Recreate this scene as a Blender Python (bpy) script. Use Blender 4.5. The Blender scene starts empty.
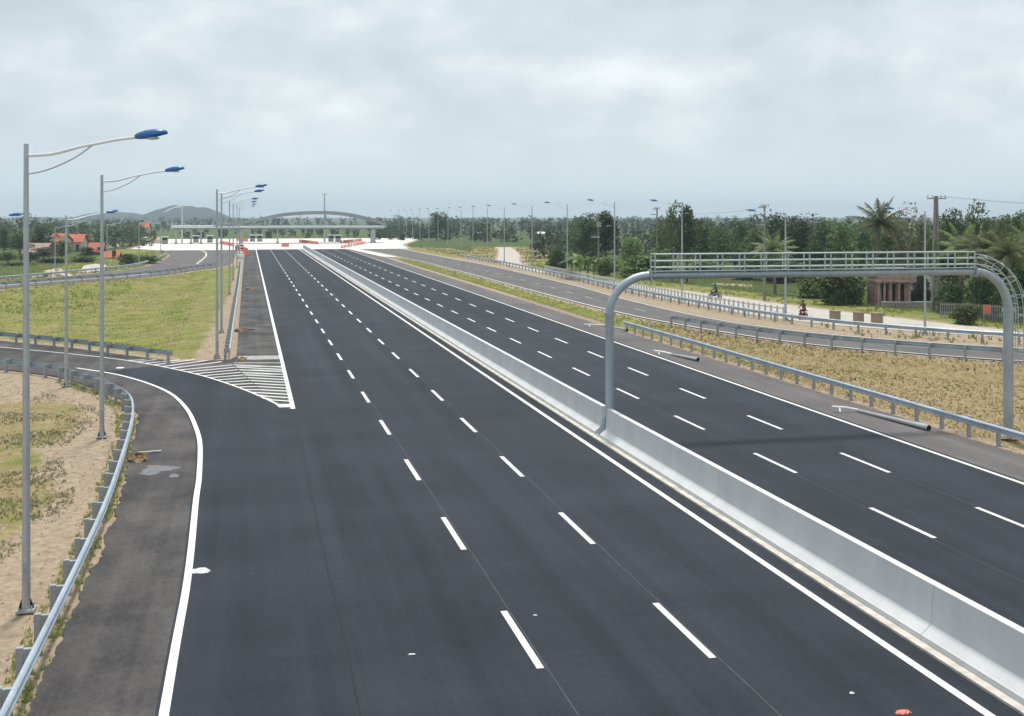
import bpy, bmesh, math, random
import numpy as np
from math import radians as R, sin, cos, pi, atan, atan2, hypot

SC = bpy.context.scene
COL = SC.collection
random.seed(7)
rng = np.random.default_rng(11)

# ------------------------------------------------------------------ camera, sky, sun, exposure
CAM_H = 9.45                      # the photographer stands on a bridge over the motorway
FOC = 1150.0                      # focal length in pixels of a 1024 px wide frame
HORIZON, VPX = 215.0, 248.0
YAW = atan((512 - VPX) / FOC)     # the road runs along +Y; the camera looks a little to its right
CS, SN = cos(YAW), sin(YAW)

cam_d = bpy.data.cameras.new("camera")
cam = bpy.data.objects.new("camera", cam_d)
COL.objects.link(cam)
cam.location = (0, 0, CAM_H)
cam.rotation_euler = (R(90), 0, -YAW)
cam_d.sensor_width = 36
cam_d.lens = 36 * FOC / 1024
cam_d.shift_y = -(358 - HORIZON) / 1024
cam_d.clip_start = 0.1
cam_d.clip_end = 20000
SC.camera = cam

SUN_EL, SUN_AZ = R(70), R(18)     # azimuth from +Y (ahead) towards +X (right)
W = bpy.data.worlds.new("World")
SC.world = W
W.use_nodes = True


def sky_world():
    nt = W.node_tree
    nt.nodes.clear()
    N, L = nt.nodes.new, nt.links.new
    out = N('ShaderNodeOutputWorld')
    bg = N('ShaderNodeBackground')
    bg.inputs['Strength'].default_value = 0.1
    L(bg.outputs[0], out.inputs['Surface'])
    sky = N('ShaderNodeTexSky')
    sky.sky_type = 'NISHITA'
    sky.sun_disc = False
    sky.sun_elevation = SUN_EL
    sky.sun_rotation = SUN_AZ
    sky.dust_density = 3.0
    tc = N('ShaderNodeTexCoord')
    sep = N('ShaderNodeSeparateXYZ')
    L(tc.outputs['Generated'], sep.inputs[0])

    def m(op, a, b=None, clamp=False):
        n = N('ShaderNodeMath')
        n.operation = op
        n.use_clamp = clamp
        for i, v in enumerate((a, b)):
            if v is None:
                continue
            if isinstance(v, (int, float)):
                n.inputs[i].default_value = v
            else:
                L(v, n.inputs[i])
        return n.outputs[0]
    # cloud coordinates: direction, stretched so that the deck flattens towards the horizon
    comb = N('ShaderNodeCombineXYZ')
    L(sep.outputs['X'], comb.inputs[0])
    L(sep.outputs['Y'], comb.inputs[1])
    L(m('MULTIPLY', sep.outputs['Z'], 2.0), comb.inputs[2])
    n1 = N('ShaderNodeTexNoise')
    n1.inputs['Scale'].default_value = 4.6
    n1.inputs['Detail'].default_value = 5
    n1.inputs['Roughness'].default_value = 0.5
    n1.inputs['Distortion'].default_value = 0.2
    L(comb.outputs[0], n1.inputs['Vector'])
    n2 = N('ShaderNodeTexNoise')
    n2.inputs['Scale'].default_value = 15.0
    n2.inputs['Detail'].default_value = 6
    n2.inputs['Roughness'].default_value = 0.5
    L(comb.outputs[0], n2.inputs['Vector'])
    mixn = m('ADD', m('MULTIPLY', n1.outputs['Fac'], 0.72), m('MULTIPLY', n2.outputs['Fac'], 0.28))
    ramp = N('ShaderNodeValToRGB')
    ramp.color_ramp.elements[0].position = 0.37
    ramp.color_ramp.elements[0].color = (0.46, 0.535, 0.575, 1)
    ramp.color_ramp.elements[1].position = 0.66
    ramp.color_ramp.elements[1].color = (0.78, 0.82, 0.835, 1)
    e = ramp.color_ramp.elements.new(0.52)
    e.color = (0.57, 0.64, 0.675, 1)
    L(mixn, ramp.inputs[0])
    # towards the horizon the cloud deck thins into pale blue air
    hz = N('ShaderNodeMix')
    hz.data_type = 'RGBA'
    f = N('ShaderNodeMapRange')
    f.inputs['From Min'].default_value = 0.0
    f.inputs['From Max'].default_value = 0.11
    f.interpolation_type = 'SMOOTHSTEP'
    L(sep.outputs['Z'], f.inputs[0])
    L(f.outputs[0], hz.inputs['Factor'])
    hz.inputs['A'].default_value = (0.60, 0.70, 0.745, 1)
    L(ramp.outputs[0], hz.inputs['B'])
    sc10 = N('ShaderNodeVectorMath')
    sc10.operation = 'SCALE'
    sc10.inputs['Scale'].default_value = 10.0
    L(hz.outputs['Result'], sc10.inputs[0])
    fin = N('ShaderNodeMix')
    fin.data_type = 'RGBA'
    fin.inputs['Factor'].default_value = 0.9
    L(sky.outputs[0], fin.inputs['A'])
    L(sc10.outputs[0], fin.inputs['B'])
    L(fin.outputs['Result'], bg.inputs['Color'])


sky_world()
sun_d = bpy.data.lights.new("sun", 'SUN')
sun = bpy.data.objects.new("sun", sun_d)
COL.objects.link(sun)
sun_d.energy = 2.8
sun_d.angle = R(8.0)
sun_d.color = (1.0, 0.955, 0.89)
sun.location = (0, 0, 200)
sun.rotation_euler = (R(90) - SUN_EL, 0, pi - SUN_AZ)

SC.view_settings.view_transform = 'Standard'
SC.view_settings.look = 'None'
SC.view_settings.gamma = 1
SC.view_settings.exposure = 0.36
SC.view_settings.use_curve_mapping = False
SC.render.engine = 'CYCLES'
SC.cycles.use_denoising = True
SC.cycles.max_bounces = 5
SC.cycles.diffuse_bounces = 2
SC.cycles.transparent_max_bounces = 6
SC.cycles.volume_bounces = 0


# ------------------------------------------------------------------ survey helpers
def G(px, py, z=0.0):
    """ground point (at height z) seen at a pixel of the photograph"""
    D = (CAM_H - z) * FOC / (py - HORIZON)
    l = (px - 512) * D / FOC
    return (l * CS + D * SN, D * CS - l * SN)


def A(px, D):
    """point at depth D in the direction of a picture column"""
    l = (px - 512) * D / FOC
    return (l * CS + D * SN, D * CS - l * SN)


def ZT(py, D):
    return CAM_H - (py - HORIZON) * D / FOC


def catmull(pts, n=8):
    pts = [tuple(p) for p in pts]
    out = []
    P = [pts[0]] + pts + [pts[-1]]
    for i in range(1, len(P) - 2):
        p0, p1, p2, p3 = (np.array(P[i + k], float) for k in (-1, 0, 1, 2))
        for k in range(n):
            t = k / n
            out.append(tuple(0.5 * (2 * p1 + (p2 - p0) * t + (2 * p0 - 5 * p1 + 4 * p2 - p3) * t * t
                                    + (3 * p1 - p0 - 3 * p2 + p3) * t ** 3)))
    out.append(pts[-1])
    return out


def resample(pts, step):
    pts = [np.array(p, float) for p in pts]
    d = [0]
    for a, b in zip(pts, pts[1:]):
        d.append(d[-1] + np.linalg.norm(b - a))
    n = max(1, int(round(d[-1] / step)))
    res = []
    j = 0
    for k in range(n + 1):
        s = d[-1] * k / n
        while j < len(d) - 2 and d[j + 1] < s:
            j += 1
        t = (s - d[j]) / max(1e-9, d[j + 1] - d[j])
        res.append(tuple(pts[j] * (1 - t) + pts[j + 1] * t))
    return res


def offset(pts, d):
    out = []
    for i, p in enumerate(pts):
        a = pts[max(0, i - 1)]
        b = pts[min(len(pts) - 1, i + 1)]
        tx, ty = b[0] - a[0], b[1] - a[1]
        l = hypot(tx, ty) or 1
        out.append((p[0] + ty / l * d, p[1] - tx / l * d))   # d > 0: to the right of travel
    return out


# ------------------------------------------------------------------ materials
def mat(name, col, rough=0.7, metal=0.0, var=0.12, scale=3.0, bump=0.0, bscale=None, col2=None, stretch=None,
        spec=0.5, island=0.0):
    m = bpy.data.materials.new(name)
    m.use_nodes = True
    nt = m.node_tree
    b = nt.nodes['Principled BSDF']
    N, L = nt.nodes.new, nt.links.new
    b.inputs['Roughness'].default_value = rough
    b.inputs['Metallic'].default_value = metal
    b.inputs['Specular IOR Level'].default_value = spec
    tc = N('ShaderNodeTexCoord')
    vec = tc.outputs['Object']
    if stretch:
        mp = N('ShaderNodeMapping')
        mp.inputs['Scale'].default_value = stretch
        L(vec, mp.inputs[0])
        vec = mp.outputs[0]
    n = N('ShaderNodeTexNoise')
    n.inputs['Scale'].default_value = scale
    n.inputs['Detail'].default_value = 6
    n.inputs['Roughness'].default_value = 0.6
    L(vec, n.inputs['Vector'])
    r = N('ShaderNodeValToRGB')
    c2 = col2 if col2 else tuple(c * (1 + var) for c in col)
    c1 = col if col2 else tuple(c * (1 - var) for c in col)
    r.color_ramp.elements[0].position = 0.32
    r.color_ramp.elements[1].position = 0.68
    r.color_ramp.elements[0].color = (*c1, 1)
    r.color_ramp.elements[1].color = (*c2, 1)
    L(n.outputs['Fac'], r.inputs[0])
    last = r.outputs[0]
    if island:
        g = N('ShaderNodeNewGeometry')
        hs = N('ShaderNodeHueSaturation')
        mr = N('ShaderNodeMapRange')
        mr.inputs['To Min'].default_value = 1 - island
        mr.inputs['To Max'].default_value = 1 + island
        L(g.outputs['Random Per Island'], mr.inputs[0])
        L(mr.outputs[0], hs.inputs['Value'])
        L(last, hs.inputs['Color'])
        last = hs.outputs[0]
    L(last, b.inputs['Base Color'])
    if bump:
        n3 = N('ShaderNodeTexNoise')
        n3.inputs['Scale'].default_value = bscale or scale * 6
        n3.inputs['Detail'].default_value = 5
        L(vec, n3.inputs['Vector'])
        bp = N('ShaderNodeBump')
        bp.inputs['Strength'].default_value = bump
        bp.inputs['Distance'].default_value = 0.05
        L(n3.outputs['Fac'], bp.inputs['Height'])
        L(bp.outputs[0], b.inputs['Normal'])
    return m


def asphalt(name, c0, c1, grain, streak_scale=(0.5, 0.02, 1), spread=0.10):
    m = bpy.data.materials.new(name)
    m.use_nodes = True
    nt = m.node_tree
    b = nt.nodes['Principled BSDF']
    N, L = nt.nodes.new, nt.links.new
    b.inputs['Roughness'].default_value = 0.88
    b.inputs['Specular IOR Level'].default_value = 0.3
    tc = N('ShaderNodeTexCoord')

    def noise(sc, st=(1, 1, 1), det=5, ro=0.6):
        mp = N('ShaderNodeMapping')
        mp.inputs['Scale'].default_value = st
        L(tc.outputs['Object'], mp.inputs[0])
        n = N('ShaderNodeTexNoise')
        n.inputs['Scale'].default_value = sc
        n.inputs['Detail'].default_value = det
        n.inputs['Roughness'].default_value = ro
        L(mp.outputs[0], n.inputs['Vector'])
        return n.outputs['Fac']

    def mul(a, k):
        q = N('ShaderNodeMath')
        q.operation = 'MULTIPLY'
        L(a, q.inputs[0])
        q.inputs[1].default_value = k
        return q.outputs[0]

    def add(a, c):
        q = N('ShaderNodeMath')
        q.operation = 'ADD'
        L(a, q.inputs[0])
        L(c, q.inputs[1])
        return q.outputs[0]
    f = add(add(mul(noise(1.0, streak_scale), 0.26), add(mul(noise(0.25), 0.14), mul(noise(1.4, (1, 0.006, 1), 3), 0.12))),
            add(mul(noise(0.6, (0.05, 0.35, 1)), 0.15), add(mul(noise(7.0, (1, 0.6, 1), 9, 0.85), 0.22), mul(noise(40, det=2), 0.08))))
    r = N('ShaderNodeValToRGB')
    r.color_ramp.elements[0].position = 0.5 - spread
    r.color_ramp.elements[1].position = 0.5 + spread
    r.color_ramp.elements[0].color = (*c0, 1)
    r.color_ramp.elements[1].color = (*c1, 1)
    L(f, r.inputs[0])
    L(r.outputs[0], b.inputs['Base Color'])
    bp = N('ShaderNodeBump')
    bp.inputs['Strength'].default_value = grain
    bp.inputs['Distance'].default_value = 0.02
    L(noise(45, det=3), bp.inputs['Height'])
    L(bp.outputs[0], b.inputs['Normal'])
    return m


def leafmat(name, dark, light, trans=0.3, island=0.48):
    m = bpy.data.materials.new(name)
    m.use_nodes = True
    nt = m.node_tree
    b = nt.nodes['Principled BSDF']
    out = nt.nodes['Material Output']
    N, L = nt.nodes.new, nt.links.new
    b.inputs['Roughness'].default_value = 0.6
    b.inputs['Specular IOR Level'].default_value = 0.3
    g = N('ShaderNodeNewGeometry')
    oi = N('ShaderNodeObjectInfo')
    tc = N('ShaderNodeTexCoord')
    n = N('ShaderNodeTexNoise')
    n.inputs['Scale'].default_value = 0.55
    n.inputs['Detail'].default_value = 3
    L(tc.outputs['Object'], n.inputs['Vector'])
    a = N('ShaderNodeMath')
    a.operation = 'MULTIPLY_ADD'
    L(g.outputs['Random Per Island'], a.inputs[0])
    a.inputs[1].default_value = 0.55
    a2 = N('ShaderNodeMapRange')
    a2.inputs['From Min'].default_value = 0.3
    a2.inputs['From Max'].default_value = 0.7
    a2.inputs['To Max'].default_value = 0.45
    L(n.outputs['Fac'], a2.inputs[0])
    L(a2.outputs[0], a.inputs[2])
    r = N('ShaderNodeValToRGB')
    r.color_ramp.elements[0].color = (*dark, 1)
    r.color_ramp.elements[1].color = (*light, 1)
    L(a.outputs[0], r.inputs[0])
    hs = N('ShaderNodeHueSaturation')
    mr = N('ShaderNodeMapRange')
    mr.inputs['To Min'].default_value = 1 - island
    mr.inputs['To Max'].default_value = 1 + island
    L(oi.outputs['Random'], mr.inputs[0])
    L(mr.outputs[0], hs.inputs['Value'])
    mh = N('ShaderNodeMapRange')
    mh.inputs['To Min'].default_value = 0.485
    mh.inputs['To Max'].default_value = 0.515
    L(oi.outputs['Random'], mh.inputs[0])
    L(mh.outputs[0], hs.inputs['Hue'])
    L(r.outputs[0], hs.inputs['Color'])
    L(hs.outputs[0], b.inputs['Base Color'])
    t = N('ShaderNodeBsdfTranslucent')
    L(hs.outputs[0], t.inputs['Color'])
    mx = N('ShaderNodeMixShader')
    mx.inputs[0].default_value = trans
    L(b.outputs[0], mx.inputs[1])
    L(t.outputs[0], mx.inputs[2])
    L(mx.outputs[0], out.inputs['Surface'])
    return m


M = {}
M['new_asphalt'] = asphalt('new asphalt', (0.0088, 0.0128, 0.0205), (0.0335, 0.0402, 0.0530), 0.4, (0.5, 0.02, 1), 0.085)
M['old_asphalt'] = asphalt('old asphalt', (0.034, 0.032, 0.034), (0.118, 0.108, 0.104), 0.5, (0.5, 0.25, 1), 0.065)
M['ramp_asphalt'] = asphalt('ramp asphalt', (0.085, 0.080, 0.080), (0.165, 0.150, 0.146), 0.4, (0.5, 0.1, 1), 0.09)
M['seam'] = mat('asphalt seam', (0.065, 0.068, 0.076), 0.9, var=0.3, scale=1.5)
M['joint'] = mat('paving joint', (0.010, 0.011, 0.014), 0.95, var=0.3)
M['paint'] = mat('white road paint', (0.70, 0.70, 0.69), 0.65, var=0.14, scale=7)
for _m in (M['paint'],):
    _r = [n for n in _m.node_tree.nodes if n.type == 'VALTORGB'][0].color_ramp
    _e = _r.elements.new(0.27)
    _e.color = (0.36, 0.36, 0.36, 1)
M['worn'] = mat('worn white road paint', (0.50, 0.49, 0.48), 0.7, var=0.3, scale=3)
M['yellow'] = mat('pale yellow road paint', (0.55, 0.50, 0.36), 0.7, var=0.2, scale=3)
M['concrete'] = mat('barrier concrete', (0.56, 0.565, 0.575), 0.8, col2=(0.65, 0.655, 0.66), scale=0.9, bump=0.15, bscale=14, stretch=(1, 1, 0.35))
M['footing'] = mat('footing concrete', (0.55, 0.51, 0.45), 0.9, var=0.25, scale=2, bump=0.3)
M['plaza'] = mat('plaza concrete', (0.66, 0.64, 0.59), 0.85, var=0.09, scale=0.15)
M['path'] = mat('pale dirt path', (0.38, 0.35, 0.305), 0.95, col2=(0.50, 0.47, 0.415), scale=0.4, bump=0.3, bscale=4)
M['steel'] = mat('galvanised steel', (0.40, 0.44, 0.48), 0.42, 0.55, var=0.14, scale=1.2)
M['rail'] = mat('guardrail steel', (0.40, 0.47, 0.54), 0.45, 0.45, var=0.16, scale=1.0)
M['post'] = mat('guardrail post steel', (0.33, 0.35, 0.37), 0.5, 0.4, var=0.2, scale=3)
M['polegrey'] = mat('lamp pole steel', (0.44, 0.46, 0.48), 0.4, 0.45, var=0.1, scale=2)
M['arm_glint'] = mat('painted glint lamp arm', (0.80, 0.81, 0.82), 0.3, 0.0, var=0.05, scale=2)  # sunlight glinting on galvanised arms, put into the base colour as white
M['blue'] = mat('blue lamp housing', (0.018, 0.125, 0.36), 0.32, 0.0, var=0.12, scale=5)
M['lens'] = mat('lamp lens', (0.55, 0.58, 0.60), 0.12, 0, var=0.05, scale=4)
M['gantry'] = mat('gantry steel', (0.36, 0.405, 0.44), 0.45, 0.35, var=0.12, scale=1.5)
M['gantry_rail'] = mat('gantry railing paint', (0.44, 0.50, 0.49), 0.45, 0.2, var=0.1, scale=2)
M['black'] = mat('painted hollow shade', (0.012, 0.012, 0.013), 0.9, var=0.1)  # flat black standing in for the shade inside openings
M['dark'] = mat('dark trim', (0.05, 0.05, 0.055), 0.6, var=0.2)
M['rubber'] = mat('tyre rubber', (0.02, 0.02, 0.021), 0.85, var=0.2)
M['glass'] = mat('dark window glass', (0.03, 0.04, 0.05), 0.08, var=0.2)
M['orange'] = mat('orange plastic', (0.78, 0.20, 0.13), 0.5, var=0.15, scale=2)
M['redcar'] = mat('red car paint', (0.30, 0.025, 0.03), 0.3, 0.0, var=0.08)
M['white'] = mat('white sheet', (0.78, 0.78, 0.76), 0.55, var=0.06, scale=4)
M['cream'] = mat('cream render', (0.62, 0.56, 0.46), 0.85, var=0.12, scale=1)
M['pinkwall'] = mat('weathered pink brick', (0.42, 0.285, 0.24), 0.9, var=0.3, scale=2.5, bump=0.3)
M['tile'] = mat('red roof tile', (0.46, 0.13, 0.07), 0.8, var=0.25, scale=1.5, bump=0.3, stretch=(1, 1, 6))
M['greyroof'] = mat('grey fibre roof', (0.16, 0.155, 0.15), 0.85, var=0.25, scale=1.5)
M['greywall'] = mat('grey render', (0.34, 0.33, 0.31), 0.9, var=0.2, scale=1)
M['pole_conc'] = mat('concrete pole', (0.25, 0.225, 0.20), 0.9, var=0.2, scale=1.5)
M['fence'] = mat('whitewashed fence concrete', (0.60, 0.59, 0.56), 0.8, var=0.15, scale=2)
M['brownblock'] = mat('brown brick block', (0.30, 0.225, 0.165), 0.95, var=0.25, scale=5, bump=0.4)
M['canopy'] = mat('toll canopy cladding', (0.60, 0.65, 0.68), 0.5, 0.1, var=0.08, scale=0.4)
M['archmat'] = mat('toll arch cladding', (0.25, 0.27, 0.275), 0.5, 0.2, var=0.1, scale=0.4)
M['bark'] = mat('bark', (0.10, 0.078, 0.06), 0.95, var=0.3, scale=3, bump=0.5)
M['palmbark'] = mat('palm bark', (0.19, 0.16, 0.13), 0.95, var=0.25, scale=4, bump=0.5, stretch=(1, 1, 5))
M['leaf_dark'] = leafmat('dark leaves', (0.022, 0.048, 0.014), (0.120, 0.175, 0.052))
M['leaf_mid'] = leafmat('mid green leaves', (0.042, 0.085, 0.022), (0.195, 0.260, 0.075))
M['leaf_light'] = leafmat('light green leaves', (0.075, 0.135, 0.035), (0.26, 0.34, 0.11))
M['leaf_dry'] = leafmat('dry brown leaves', (0.12, 0.095, 0.055), (0.30, 0.23, 0.14))
M['palm_leaf'] = leafmat('palm leaves', (0.05, 0.085, 0.025), (0.24, 0.27, 0.105))
M['wood_far'] = leafmat('far wood leaves', (0.026, 0.052, 0.022), (0.115, 0.155, 0.064))
M['tuft_dry'] = leafmat('dry grass tufts', (0.25, 0.190, 0.090), (0.41, 0.315, 0.160), 0.5)
M['tuft_green'] = leafmat('green grass tufts', (0.14, 0.175, 0.045), (0.36, 0.36, 0.11), 0.4)
M['tuft_grey'] = leafmat('grey green weeds', (0.13, 0.13, 0.075), (0.31, 0.29, 0.18), 0.25)
M['soilpile'] = mat('soil pile', (0.24, 0.155, 0.09), 0.95, var=0.35, scale=6, bump=0.6)
M['sand'] = mat('sand pile', (0.55, 0.46, 0.34), 0.95, var=0.2, scale=4, bump=0.5)
M['clod'] = mat('soil clods', (0.27, 0.20, 0.13), 0.95, col2=(0.48, 0.38, 0.27), scale=2.0)
M['skin'] = mat('skin', (0.36, 0.21, 0.14), 0.6, var=0.08)
M['shirt_red'] = mat('dark red shirt', (0.12, 0.05, 0.045), 0.85, var=0.15)
M['shirt_dark'] = mat('dark shirt', (0.05, 0.055, 0.06), 0.85, var=0.15)
M['trousers'] = mat('dark trousers', (0.04, 0.042, 0.05), 0.85, var=0.15)
M['chrome'] = mat('bike metal', (0.45, 0.45, 0.46), 0.3, 0.8, var=0.1)


# ------------------------------------------------------------------ mesh builder
class MB:
    def __init__(s):
        s.v, s.f, s.m = [], [], []

    def add(s, verts, faces, mi=0):
        o = len(s.v)
        s.v += [tuple(v) for v in verts]
        s.f += [tuple(o + i for i in f) for f in faces]
        s.m += [mi] * len(faces)
        return s

    def box(s, c, d, rz=0, mi=0):
        x, y, z = d[0] / 2, d[1] / 2, d[2] / 2
        ca, sa = cos(rz), sin(rz)
        vs = [(c[0] + a * x * ca - b * y * sa, c[1] + a * x * sa + b * y * ca, c[2] + e * z)
              for a, b, e in ((-1, -1, -1), (1, -1, -1), (1, 1, -1), (-1, 1, -1), (-1, -1, 1), (1, -1, 1), (1, 1, 1), (-1, 1, 1))]
        return s.add(vs, [(3, 2, 1, 0), (4, 5, 6, 7), (0, 1, 5, 4), (1, 2, 6, 5), (2, 3, 7, 6), (3, 0, 4, 7)], mi)

    def tube(s, pts, rad, n=10, caps=True, mi=0):
        pts = [np.array(p, float) for p in pts]
        if not hasattr(rad, '__len__'):
            rad = [rad] * len(pts)
        up = None
        rings = []
        for i, p in enumerate(pts):
            t = pts[min(i + 1, len(pts) - 1)] - pts[max(i - 1, 0)]
            t /= (np.linalg.norm(t) + 1e-12)
            if up is None:
                up = np.array((0, 0, 1.0)) if abs(t[2]) < 0.9 else np.array((1.0, 0, 0))
            a = np.cross(t, up)
            a /= np.linalg.norm(a)
            b = np.cross(a, t)
            up = b
            rings.append([p + rad[i] * (cos(2 * pi * k / n) * a + sin(2 * pi * k / n) * b) for k in range(n)])
        vs = [v for r in rings for v in r]
        fs = [(i * n + k, i * n + (k + 1) % n, (i + 1) * n + (k + 1) % n, (i + 1) * n + k)
              for i in range(len(pts) - 1) for k in range(n)]
        if caps:
            fs.append(tuple(range(n))[::-1])
            fs.append(tuple((len(pts) - 1) * n + k for k in range(n)))
        return s.add(vs, fs, mi)

    def sweep(s, path, prof, closed=True, caps=True, mi=0):
        """path: list of (x,y,z); prof: (offset to the right of travel, height)"""
        n = len(prof)
        vs = []
        for i, p in enumerate(path):
            a, b = path[max(0, i - 1)], path[min(len(path) - 1, i + 1)]
            tx, ty = b[0] - a[0], b[1] - a[1]
            l = hypot(tx, ty) or 1
            nx, ny = ty / l, -tx / l
            vs += [(p[0] + nx * o, p[1] + ny * o, p[2] + z) for o, z in prof]
        m = n if closed else n - 1
        fs = [(i * n + k, (i + 1) * n + k, (i + 1) * n + (k + 1) % n, i * n + (k + 1) % n)
              for i in range(len(path) - 1) for k in range(m)]
        if caps and closed:
            fs.append(tuple(range(n)))
            fs.append(tuple((len(path) - 1) * n + k for k in range(n))[::-1])
        return s.add(vs, fs, mi)

    def blob(s, c, r, seed=0, amp=0.25, nu=10, nv=6, zmin=-1, mi=0):
        rr = random.Random(seed)
        ph = [rr.uniform(0, 6.28) for _ in range(6)]
        vs = []
        for j in range(nv + 1):
            b = pi * j / nv
            for i in range(nu):
                a = 2 * pi * i / nu
                k = 1 + amp * (sin(2 * a + ph[0]) * sin(b * 2 + ph[1]) + 0.6 * sin(5 * a + ph[2]) * sin(4 * b + ph[3])) + rr.uniform(-amp, amp) * 0.35 * sin(b)
                vs.append((c[0] + r[0] * k * sin(b) * cos(a), c[1] + r[1] * k * sin(b) * sin(a), c[2] + max(zmin * r[2], r[2] * k * cos(b))))
        fs = [(j * nu + i, (j + 1) * nu + i, (j + 1) * nu + (i + 1) % nu, j * nu + (i + 1) % nu) for j in range(nv) for i in range(nu)]
        return s.add(vs, fs, mi)

    def build(s, name, m, parent=None, smooth=False, bevel=0, loc=None):
        me = bpy.data.meshes.new(name)
        me.from_pydata(s.v, [], s.f)
        for q in (m if isinstance(m, (list, tuple)) else [m]):
            me.materials.append(M[q] if isinstance(q, str) else q)
        if any(s.m):
            me.polygons.foreach_set('material_index', s.m)
        bm = bmesh.new()
        bm.from_mesh(me)
        bmesh.ops.recalc_face_normals(bm, faces=bm.faces)
        if smooth:
            for f in bm.faces:
                f.smooth = len(f.verts) == 4
            for e in bm.edges:
                if len(e.link_faces) == 2 and e.calc_face_angle(0) > 0.7:
                    e.smooth = False
        bm.to_mesh(me)
        bm.free()
        me.update()
        o = bpy.data.objects.new(name, me)
        COL.objects.link(o)
        if parent:
            o.parent = parent
        if loc:
            o.location = loc
        if bevel:
            b = o.modifiers.new('bevel', 'BEVEL')
            b.width = bevel
            b.segments = 2
            b.limit_method = 'ANGLE'
        return o


def soup(name, V, nper, m, parent=None):
    """many small faces from one numpy array (k*nper, 3)"""
    k = len(V) // nper
    me = bpy.data.meshes.new(name)
    me.vertices.add(len(V))
    me.vertices.foreach_set('co', np.asarray(V, np.float32).ravel())
    me.loops.add(len(V))
    me.loops.foreach_set('vertex_index', np.arange(len(V), dtype=np.int32))
    me.polygons.add(k)
    me.polygons.foreach_set('loop_start', np.arange(0, len(V), nper, dtype=np.int32))
    me.materials.append(M[m])
    me.update(calc_edges=True)
    o = bpy.data.objects.new(name, me)
    COL.objects.link(o)
    if parent:
        o.parent = parent
    return o


def tag(o, label=None, cat=None, group=None, kind=None):
    if label:
        o['label'] = label
    if cat:
        o['category'] = cat
    if group:
        o['group'] = group
    if kind:
        o['kind'] = kind
    return o


def thing(name, label, cat, loc=(0, 0, 0), rz=0, group=None):
    o = bpy.data.objects.new(name, None)
    COL.objects.link(o)
    o.empty_display_size = 0.3
    o.location = loc
    o.rotation_euler = (0, 0, rz)
    return tag(o, label, cat, group)


def kids(o):
    return [c for c in o.children]


def dup(root, loc, rz=0, label=None, group=None, scale=None):
    r = root.copy()
    COL.objects.link(r)
    r.location = loc
    r.rotation_euler = (0, 0, rz)
    if scale:
        r.scale = scale if hasattr(scale, '__len__') else (scale,) * 3
    if label:
        r['label'] = label
    if group:
        r['group'] = group
    for ch in kids(root):
        c = ch.copy()
        COL.objects.link(c)
        c.parent = r
        for g in kids(ch):
            d = g.copy()
            COL.objects.link(d)
            d.parent = c
    return r


def struct(o):
    o['kind'] = 'structure'
    return o


def poly_sheet(name, pts, z, m):
    bm = bmesh.new()
    vs = [bm.verts.new((p[0], p[1], z)) for p in pts]
    f = bm.faces.new(vs)
    bm.normal_update()
    if f.normal.z < 0:
        bmesh.ops.reverse_faces(bm, faces=[f])
    bmesh.ops.triangulate(bm, faces=bm.faces[:])
    me = bpy.data.meshes.new(name)
    bm.to_mesh(me)
    bm.free()
    me.materials.append(M[m])
    o = bpy.data.objects.new(name, me)
    COL.objects.link(o)
    return struct(o)


def strip_line(mb, pts, w, z):
    l = offset(pts, -w / 2)
    r = offset(pts, w / 2)
    n = len(pts)
    mb.add([(p[0], p[1], z) for p in l] + [(p[0], p[1], z) for p in r],
           [(i, n + i, n + i + 1, i + 1) for i in range(n - 1)])


def ragged(pts, step, amp, seed):
    rr = random.Random(seed)
    out = []
    q = resample(pts, step)
    w = 0
    for i, p in enumerate(q):
        w = 0.6 * w + rr.uniform(-amp, amp)
        out.append(w if 0 < i < len(q) - 1 else 0)
    o = []
    for i, p in enumerate(q):
        a, b = q[max(0, i - 1)], q[min(len(q) - 1, i + 1)]
        tx, ty = b[0] - a[0], b[1] - a[1]
        l = hypot(tx, ty) or 1
        o.append((p[0] + ty / l * out[i], p[1] - tx / l * out[i]))
    return o


# ------------------------------------------------------------------ plan of the roads (metres)
X_EDGE, X_L1, X_L2, X_IN = 2.14, 5.94, 9.66, 13.64
X_BAR = 14.92
X_R1, X_R2, X_REDGE = 19.57, 22.93, 26.57
X_RAILR = 29.95
Y_END = 322.0

near_rail = [(-4.35, -6), (-4.3, 8), (-4.22, 21.5), (-4.2, 31.6), (-4.28, 37.6), (-4.5, 44), (-4.8, 50.4), (-5.2, 55.5), (-5.8, 59.3), (-7.16, 63.4),
             (-8.3, 66.0), (-9.6, 68.6), (-11.0, 71.2), (-13.2, 73.8), (-16.0, 76.2), (-20, 79.2), (-26, 83.2), (-34, 88)]
near_rail = catmull(near_rail, 6)
outer_line = catmull([(-1.5, -8), (-1.55, 22.7), (-1.53, 31), (-1.68, 39.5), (-1.72, 43), (-1.92, 48.9), (-2.25, 52.9), (-2.9, 58.1), (-3.95, 63.2),
                      (-5.4, 67.3), (-7.1, 70.8), (-8.4, 72.8), (-10.3, 75.2)], 6)
inner_line = catmull([(-34, 103.5), (-24, 95), (-17.3, 88.4), (-12.4, 83.6), (-8.9, 79.9), (-6.7, 77), (-4.55, 73.6), (-2.55, 69.8), (-0.9, 65.8),
                      (0.45, 61.9), (1.42, 58.6)], 6)
infield_rail = catmull([(-34, 107.5), (-26, 99.5), (-18, 91.9), (-13.1, 86.9), (-9.1, 81.9), (-4.75, 76.6)], 5)
pave_left = [(-4.15, -8), (-4.06, 23), (-4.06, 29.9), (-4.05, 35.2), (-4.15, 40), (-4.3, 43.2), (-4.6, 49.5)]
pave_left += offset(near_rail, 0.25)[near_rail.index(near_rail[6 * 7]):]

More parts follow.
